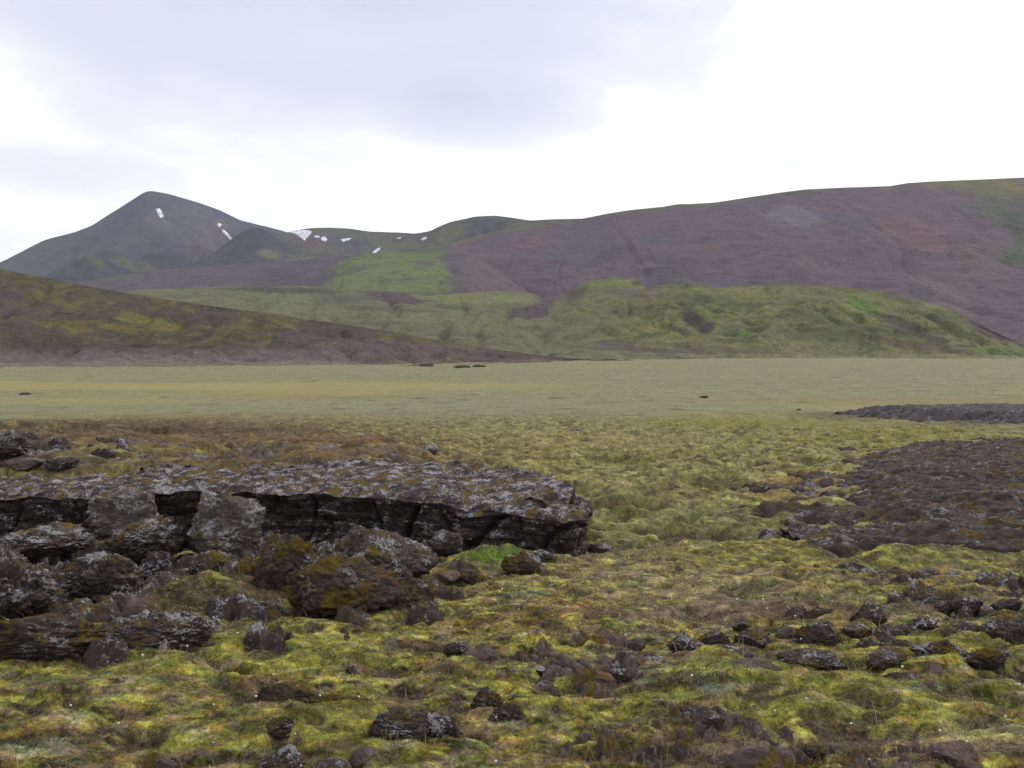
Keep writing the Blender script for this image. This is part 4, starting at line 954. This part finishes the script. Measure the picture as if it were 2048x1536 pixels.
# moss has grown up around the stones
for _i, (_n, _c, _l, _b, _m, _g, _o) in enumerate(ROCKS):
    if _g in (G2, G3g, G4):
        x, y, z = ground_hit((_b[0] + _b[2]) / 2, _b[3])
        hw = (_b[2] - _b[0]) / 2 / F * y
        k = (-1) ** _i
        _H.append((x + k * hw * .9, y - .02, hw * .8 + .05, .09, .014))
        _H.append((x - k * hw * .3, y + .05 + hw * .8, hw * 1.4 + .05, .12 + hw * .5, .012))

def build_rocks():
    for i, (nm, cat, lab, box, mat, grp, op) in enumerate(ROCKS):
        boulder(nm, lab, cat, box, globals()[mat], 900 + i * 7, grp, **op)

# ------------------------------------------------------------------ plants
def sample(n, rmin, rmax, rs, a=31, p=1.0):
    th = np.radians(rs.uniform(-a, a, n)); r = rmin * (rmax / rmin) ** (rs.rand(n) ** p)
    return (np.sin(th) * r).astype(f4), (np.cos(th) * r).astype(f4)

def blades(name, label, n, rmin, rmax, hgt, wid, lean, colf, seed, weight=None):
    rs = np.random.RandomState(seed)
    X, Y = sample(n, rmin, rmax, rs)
    if weight is not None:
        k = rs.rand(n) < weight(X, Y); X, Y = X[k], Y[k]
    n = len(X); z = h_full(X, Y)
    c = colf(X, Y, z, rs)
    r = np.hypot(X, Y)
    h = hgt * (0.5 + rs.rand(n)) * (0.7 + 0.05 * r); w = wid * (0.6 + .8 * rs.rand(n)) * (0.5 + r / 9)
    a = rs.rand(n) * 2 * np.pi; dx, dy = np.cos(a), np.sin(a)
    b = rs.rand(n) * 2 * np.pi; l = lean * h * (.3 + rs.rand(n)); lx, ly = np.cos(b) * l, np.sin(b) * l
    P = np.stack([X, Y, z], 1)
    v0 = P + np.stack([dx * w, dy * w, -h * .15], 1); v1 = P - np.stack([dx * w, dy * w, h * .15], 1)
    m = P + np.stack([lx * .4, ly * .4, h * .6], 1)
    v2 = m - np.stack([dx * w * .7, dy * w * .7, 0 * h], 1); v3 = m + np.stack([dx * w * .7, dy * w * .7, 0 * h], 1)
    v4 = P + np.stack([lx, ly, h], 1)
    co = np.stack([v0, v1, v2, v3, v4], 1).reshape(-1, 3)
    i = np.arange(n)[:, None] * 5
    fc = np.concatenate([i + np.array([[0, 1, 2]]), i + np.array([[0, 2, 3]]), i + np.array([[3, 2, 4]])])
    o = np_mesh(name, co, fc, M_leaf, np.repeat(c, 5, 0))
    tag(o, label, None, None, 'stuff'); return o

def leaf_material():
    m, nt, b = new_mat('blades')
    at = N(nt, 'ShaderNodeAttribute', attribute_name='tint')
    n = noise_node(nt, N(nt, 'ShaderNodeNewGeometry').outputs['Position'], 30, 2)
    c = mixc(nt, 1.0, at.outputs['Color'], ramp(nt, n, [(.3, .8), (.7, 1.2)]), 'MULTIPLY')
    nt.links.new(c, b.inputs['Base Color'])
    return m
M_leaf = leaf_material()

def on_patch(names, lo=.0):
    def f(X, Y):
        z = h_base(X, Y); u = CX + F * X / Y; v = HY + F * (EYE - z) / Y
        w = np.full(len(X), lo)
        nn = fbm(X * 2, Y * 2, 3, 600) * 1.4
        for cx, cy, rx, ry, k, s in PATCH:
            if k in names:
                q = np.sqrt(((u - cx) / rx) ** 2 + ((v - cy) / ry) ** 2) + nn
                w = np.maximum(w, s * (1 - sm(.5, 1.2, q)))
        return w
    return f

def build_plants():
    def moss(X, Y, z, rs):
        c = ground_col(X, Y, z) * (0.75 + .65 * rs.rand(len(X)))[:, None]
        return np.clip(c, .01, .6)
    def dry(X, Y, z, rs):
        k = rs.rand(len(X))[:, None]
        c = ground_col(X, Y, z)
        return np.clip(c * .55 + .45 * (C['straw'] * k + C['brown'] * (1 - k)) * 1.15, .01, .6)
    def green(X, Y, z, rs):
        k = rs.rand(len(X))[:, None]
        return C['grass'] * (.6 + .8 * k)
    def blue(X, Y, z, rs):
        return C['blue'] * (.6 + .7 * rs.rand(len(X))[:, None])
    blades('moss', 'fuzzy yellow-green moss tips covering the near ground', 140000, 3.6, 9, .007, .0016, 1.5, moss, 11)
    blades('grass', 'dry straw-coloured grass stems scattered through the moss', 70000, 3.6, 15, .040, .0012, .9, dry, 12, on_patch(('straw', 'pink'), .10))
    blades('grass', 'sparse pale dead stems standing above the near moss', 6000, 3.6, 9, .075, .0008, 1.1, lambda X, Y, z, rs: C['straw'] * (.6 + .9 * rs.rand(len(X))[:, None]), 15, on_patch(('straw', 'pink', 'brown', 'soil_shade'), .25))
    blades('grass', 'short fresh green grass in the damp patches', 90000, 4, 15, .018, .0020, .8, green, 13, on_patch(('grassy', 'blue'), .02))
    blades('ground_cover', 'blue-green dwarf willow mats creeping over the moss', 90000, 3.8, 10, .012, .0035, 1.4, blue, 14, on_patch(('blue',), .0))
    # little white flower heads
    rs = np.random.RandomState(21)
    wf = on_patch(('pink', 'straw'), .16)
    X, Y = sample(2600, 3.8, 15, rs, 29, .8)
    k = rs.rand(len(X)) < wf(X, Y) * .42; X, Y = X[k], Y[k]
    z = h_full(X, Y) + .02 + .025 * rs.rand(len(X))
    d, fc = ico(1)
    s = (.0035 + .0035 * rs.rand(len(X))) * (.75 + np.hypot(X, Y) / 18)
    co = (np.stack([X, Y, z], 1)[:, None, :] + d[None] * s[:, None, None]).reshape(-1, 3)
    F_ = (fc[None] + (np.arange(len(X)) * len(d))[:, None, None]).reshape(-1, 3)
    m, nt, b = new_mat('white_petals')
    c = ramp(nt, noise_node(nt, N(nt, 'ShaderNodeNewGeometry').outputs['Position'], 60, 2), [(.35, (.50, .48, .46)), (.65, (.78, .77, .75))]); nt.links.new(c, b.inputs['Base Color'])
    o = np_mesh('wildflowers', co, F_, m)
    tag(o, 'tiny white flower heads dotted over the heath', None, None, 'stuff')

# ------------------------------------------------------------------ sky, light, air, camera
def build_light():
    w = bpy.data.worlds.new('World'); sc.world = w; w.use_nodes = True
    nt = w.node_tree; nt.nodes.clear(); L = nt.links.new
    out = N(nt, 'ShaderNodeOutputWorld')
    sky = N(nt, 'ShaderNodeTexSky', sky_type='NISHITA', sun_disc=False)
    el, az = math.radians(38), math.radians(62)      # sun high behind cloud, ahead and to the right
    sky.sun_elevation = el; sky.sun_rotation = az
    b1 = N(nt, 'ShaderNodeBackground'); b1.inputs['Strength'].default_value = .10; L(sky.outputs[0], b1.inputs[0])
    tc = N(nt, 'ShaderNodeTexCoord').outputs['Generated']
    sep = N(nt, 'ShaderNodeSeparateXYZ'); L(tc, sep.inputs[0]); x, y, z = sep.outputs
    mp = N(nt, 'ShaderNodeMapping'); mp.inputs['Scale'].default_value = (1, 1, 2.4); L(tc, mp.inputs['Vector'])
    n1 = noise_node(nt, mp.outputs[0], 2.6, 6, .5, .4)
    n2 = noise_node(nt, mp.outputs[0], 7.0, 5, .55, .2)
    nn = mathn(nt, 'ADD', mathn(nt, 'MULTIPLY', mathn(nt, 'SUBTRACT', n1, .5), 1.0), mathn(nt, 'MULTIPLY', mathn(nt, 'SUBTRACT', n2, .5), .35))
    def ell(cx, cz, rx, rz):
        a = mathn(nt, 'DIVIDE', mathn(nt, 'SUBTRACT', x, cx), rx); b = mathn(nt, 'DIVIDE', mathn(nt, 'SUBTRACT', z, cz), rz)
        d = mathn(nt, 'SQRT', mathn(nt, 'ADD', mathn(nt, 'MULTIPLY', a, a), mathn(nt, 'MULTIPLY', b, b)))
        return mathn(nt, 'SUBTRACT', 1.0, d)
    # grey-lavender cloud bank over the upper left and middle; a small one low at the left
    e1 = ell(-.22, .47, .50, .31); e2 = ell(-.46, .165, .20, .035); e3 = ell(-.05, .24, .17, .06)
    e4 = ell(.42, .21, .26, .06)
    e1 = mathn(nt, 'ADD', mathn(nt, 'MULTIPLY', e1, 1.0), .04)
    mx = mathn(nt, 'MAXIMUM', mathn(nt, 'MAXIMUM', e1, mathn(nt, 'MULTIPLY', e2, .22)), mathn(nt, 'MAXIMUM', mathn(nt, 'MULTIPLY', e3, .6), mathn(nt, 'MULTIPLY', e4, .01)))
    f = mathn(nt, 'ADD', mx, mathn(nt, 'MULTIPLY', nn, .95))
    col = ramp(nt, f, [(0.03, (1.3, 1.3, 1.33)), (.15, (1.02, 1.04, 1.10)), (.32, (.85, .90, 1.03)), (.65, (.71, .77, .97)), (1.0, (.65, .71, .93))])
    b2 = N(nt, 'ShaderNodeBackground'); b2.inputs['Strength'].default_value = 1.0; L(col, b2.inputs[0])
    mix = N(nt, 'ShaderNodeMixShader'); mix.inputs[0].default_value = .9
    L(b1.outputs[0], mix.inputs[1]); L(b2.outputs[0], mix.inputs[2]); L(mix.outputs[0], out.inputs[0])
    s = bpy.data.lights.new('sun', 'SUN'); s.energy = 1.5; s.angle = math.radians(11); s.color = (1, .96, .90)
    so = bpy.data.objects.new('sun', s); COL.objects.link(so)
    d = Vector((math.sin(az) * math.cos(el), math.cos(az) * math.cos(el), math.sin(el)))
    so.rotation_euler = d.to_track_quat('Z', 'Y').to_euler()

def build_haze():
    bm = bmesh.new(); bmesh.ops.create_cube(bm, size=1)
    me = bpy.data.meshes.new('haze'); bm.to_mesh(me); bm.free()
    o = bpy.data.objects.new('haze', me); COL.objects.link(o)
    o.scale = (10200, 10200, 900); o.location = (0, 0, -6 + 450)
    m = bpy.data.materials.new('haze'); m.use_nodes = True; nt = m.node_tree; nt.nodes.clear()
    v = N(nt, 'ShaderNodeVolumePrincipled'); v.inputs['Color'].default_value = (.80, .85, 1, 1); v.inputs['Density'].default_value = HAZE
    v.inputs['Anisotropy'].default_value = .2
    out = N(nt, 'ShaderNodeOutputMaterial'); nt.links.new(v.outputs[0], out.inputs['Volume'])
    me.materials.append(m)
    tag(o, 'thin blue air haze over the far mountains', None, None, 'stuff')
HAZE = 0.00006

build_light()
build_ground()
build_hills()
build_snow()
build_ledge()
outcrop('rock_outcrop', 'broad flat dark lava outcrop in layers at the right edge', [(1745, 30), (1690, 22), (1640, 17.5), (1590, 14), (1630, 11.8), (1700, 10.9), (1780, 10.3), (1870, 10.3), (1950, 11.0), (2048, 11.4), (2500, 12), (2500, 34), (2048, 34), (1900, 33)], 800, 760, .20, .22, M_flat, 700, 'rock outcrop')
outcrop('gravel_rise', 'low grey gravelly rise beyond the moss at the right edge', [(1680, 62), (1760, 56), (1850, 52), (1960, 50), (2100, 49), (2500, 48), (2500, 66), (2100, 66), (1900, 66), (1760, 64)], 420, 260, .55, .16, M_grey, 720, 'rock outcrop')
rubble('lava_rubble', 'broken lava rubble filling the gaps between the boulders below the ledge', [(-500, 11.5), (180, 11.2), (560, 11.1), (820, 10.6), (960, 9.8), (1090, 9.7), (960, 8.7), (900, 7.6), (860, 6.9), (700, 6.3), (480, 5.8), (250, 5.6), (-100, 5.5), (-400, 5.6)], 820, 900, .40, .26, M_rock, 801,
       [(430, 1190, 75, .5), (360, 1160, 60, .3), (985, 1115, 80, .5), (460, 1240, 60, .3), (200, 1080, 30, .25), (600, 1270, 80, .35)], .10)
rubble('lava_rubble', 'loose dark lava lumps among moss in the stone field at right', [(1560, 6.5), (1660, 7.2), (1760, 8.0), (1850, 8.6), (1950, 9.0), (2300, 9.2), (2300, 5.9), (2000, 5.8), (1850, 5.9), (1700, 6.0)], 560, 460, .30, .16, M_rock, 811, (), -.14)
rubble('lava_rubble', 'small broken stones around the angular central rock', [(1100, 5.8), (1230, 6.2), (1350, 6.0), (1360, 5.5), (1250, 5.1), (1080, 5.0), (1020, 5.2), (1040, 5.6)], 320, 240, .18, .10, M_brown, 821, (), -.08)
rubble('lava_rubble', 'brown gravelly lumps along the bottom edge right of centre', [(1150, 4.5), (1300, 4.7), (1440, 4.9), (1560, 4.6), (1700, 4.35), (1900, 4.3), (1950, 3.9), (1100, 3.9)], 420, 240, .10, .07, M_brown, 831, (), .0)
rubble('lava_rubble', 'dark weathered rock showing through the heath behind the ledge at left', [(-400, 20), (60, 18.5), (180, 16), (330, 14.2), (300, 13.3), (-100, 13.4), (-400, 13.6)], 560, 320, .6, .24, M_ledge, 841, (), -.12)
rubble('lava_rubble', 'crumbs of dark lava in the moss just below the flat dark outcrop', [(1560, 9.6), (1700, 9.9), (1900, 9.3), (2050, 9.2), (2050, 8.8), (1800, 8.9), (1600, 9.0)], 420, 160, .30, .10, M_rock, 851, (), -.05)
rubble('lava_rubble', 'scattered dark lava lumps in moss along the left edge of the flat outcrop', [(1500, 12.5), (1640, 10.8), (1760, 10.6), (1800, 13), (1760, 18), (1760, 24), (1640, 22), (1540, 16)], 420, 520, .55, .20, M_rock, 861, (), -.33)
rubble('lava_rubble', 'brown earthy clods and stones in the heath behind the ledge middle', [(150, 18), (500, 17), (800, 16), (900, 14.2), (600, 14.0), (250, 14.6)], 520, 260, .5, .14, M_brown, 871, (), -.26)
build_rocks()
build_plants()
if HAZE: build_haze()

cam = bpy.data.cameras.new('camera'); co = bpy.data.objects.new('camera', cam); COL.objects.link(co); sc.camera = co
cam.sensor_width = 36; cam.lens = 36 * F / 2048; cam.shift_y = -(768 - HY) / 2048
cam.clip_start = .1; cam.clip_end = 40000
co.location = (0, 0, EYE); co.rotation_euler = (math.pi / 2, 0, 0)
vs = sc.view_settings; vs.view_transform = 'Standard'; vs.look = 'None'; vs.exposure = 0; vs.gamma = 1; vs.use_curve_mapping = False
sc.render.film_transparent = False
sc.cycles.max_bounces = 5; sc.cycles.diffuse_bounces = 3; sc.cycles.volume_bounces = 1
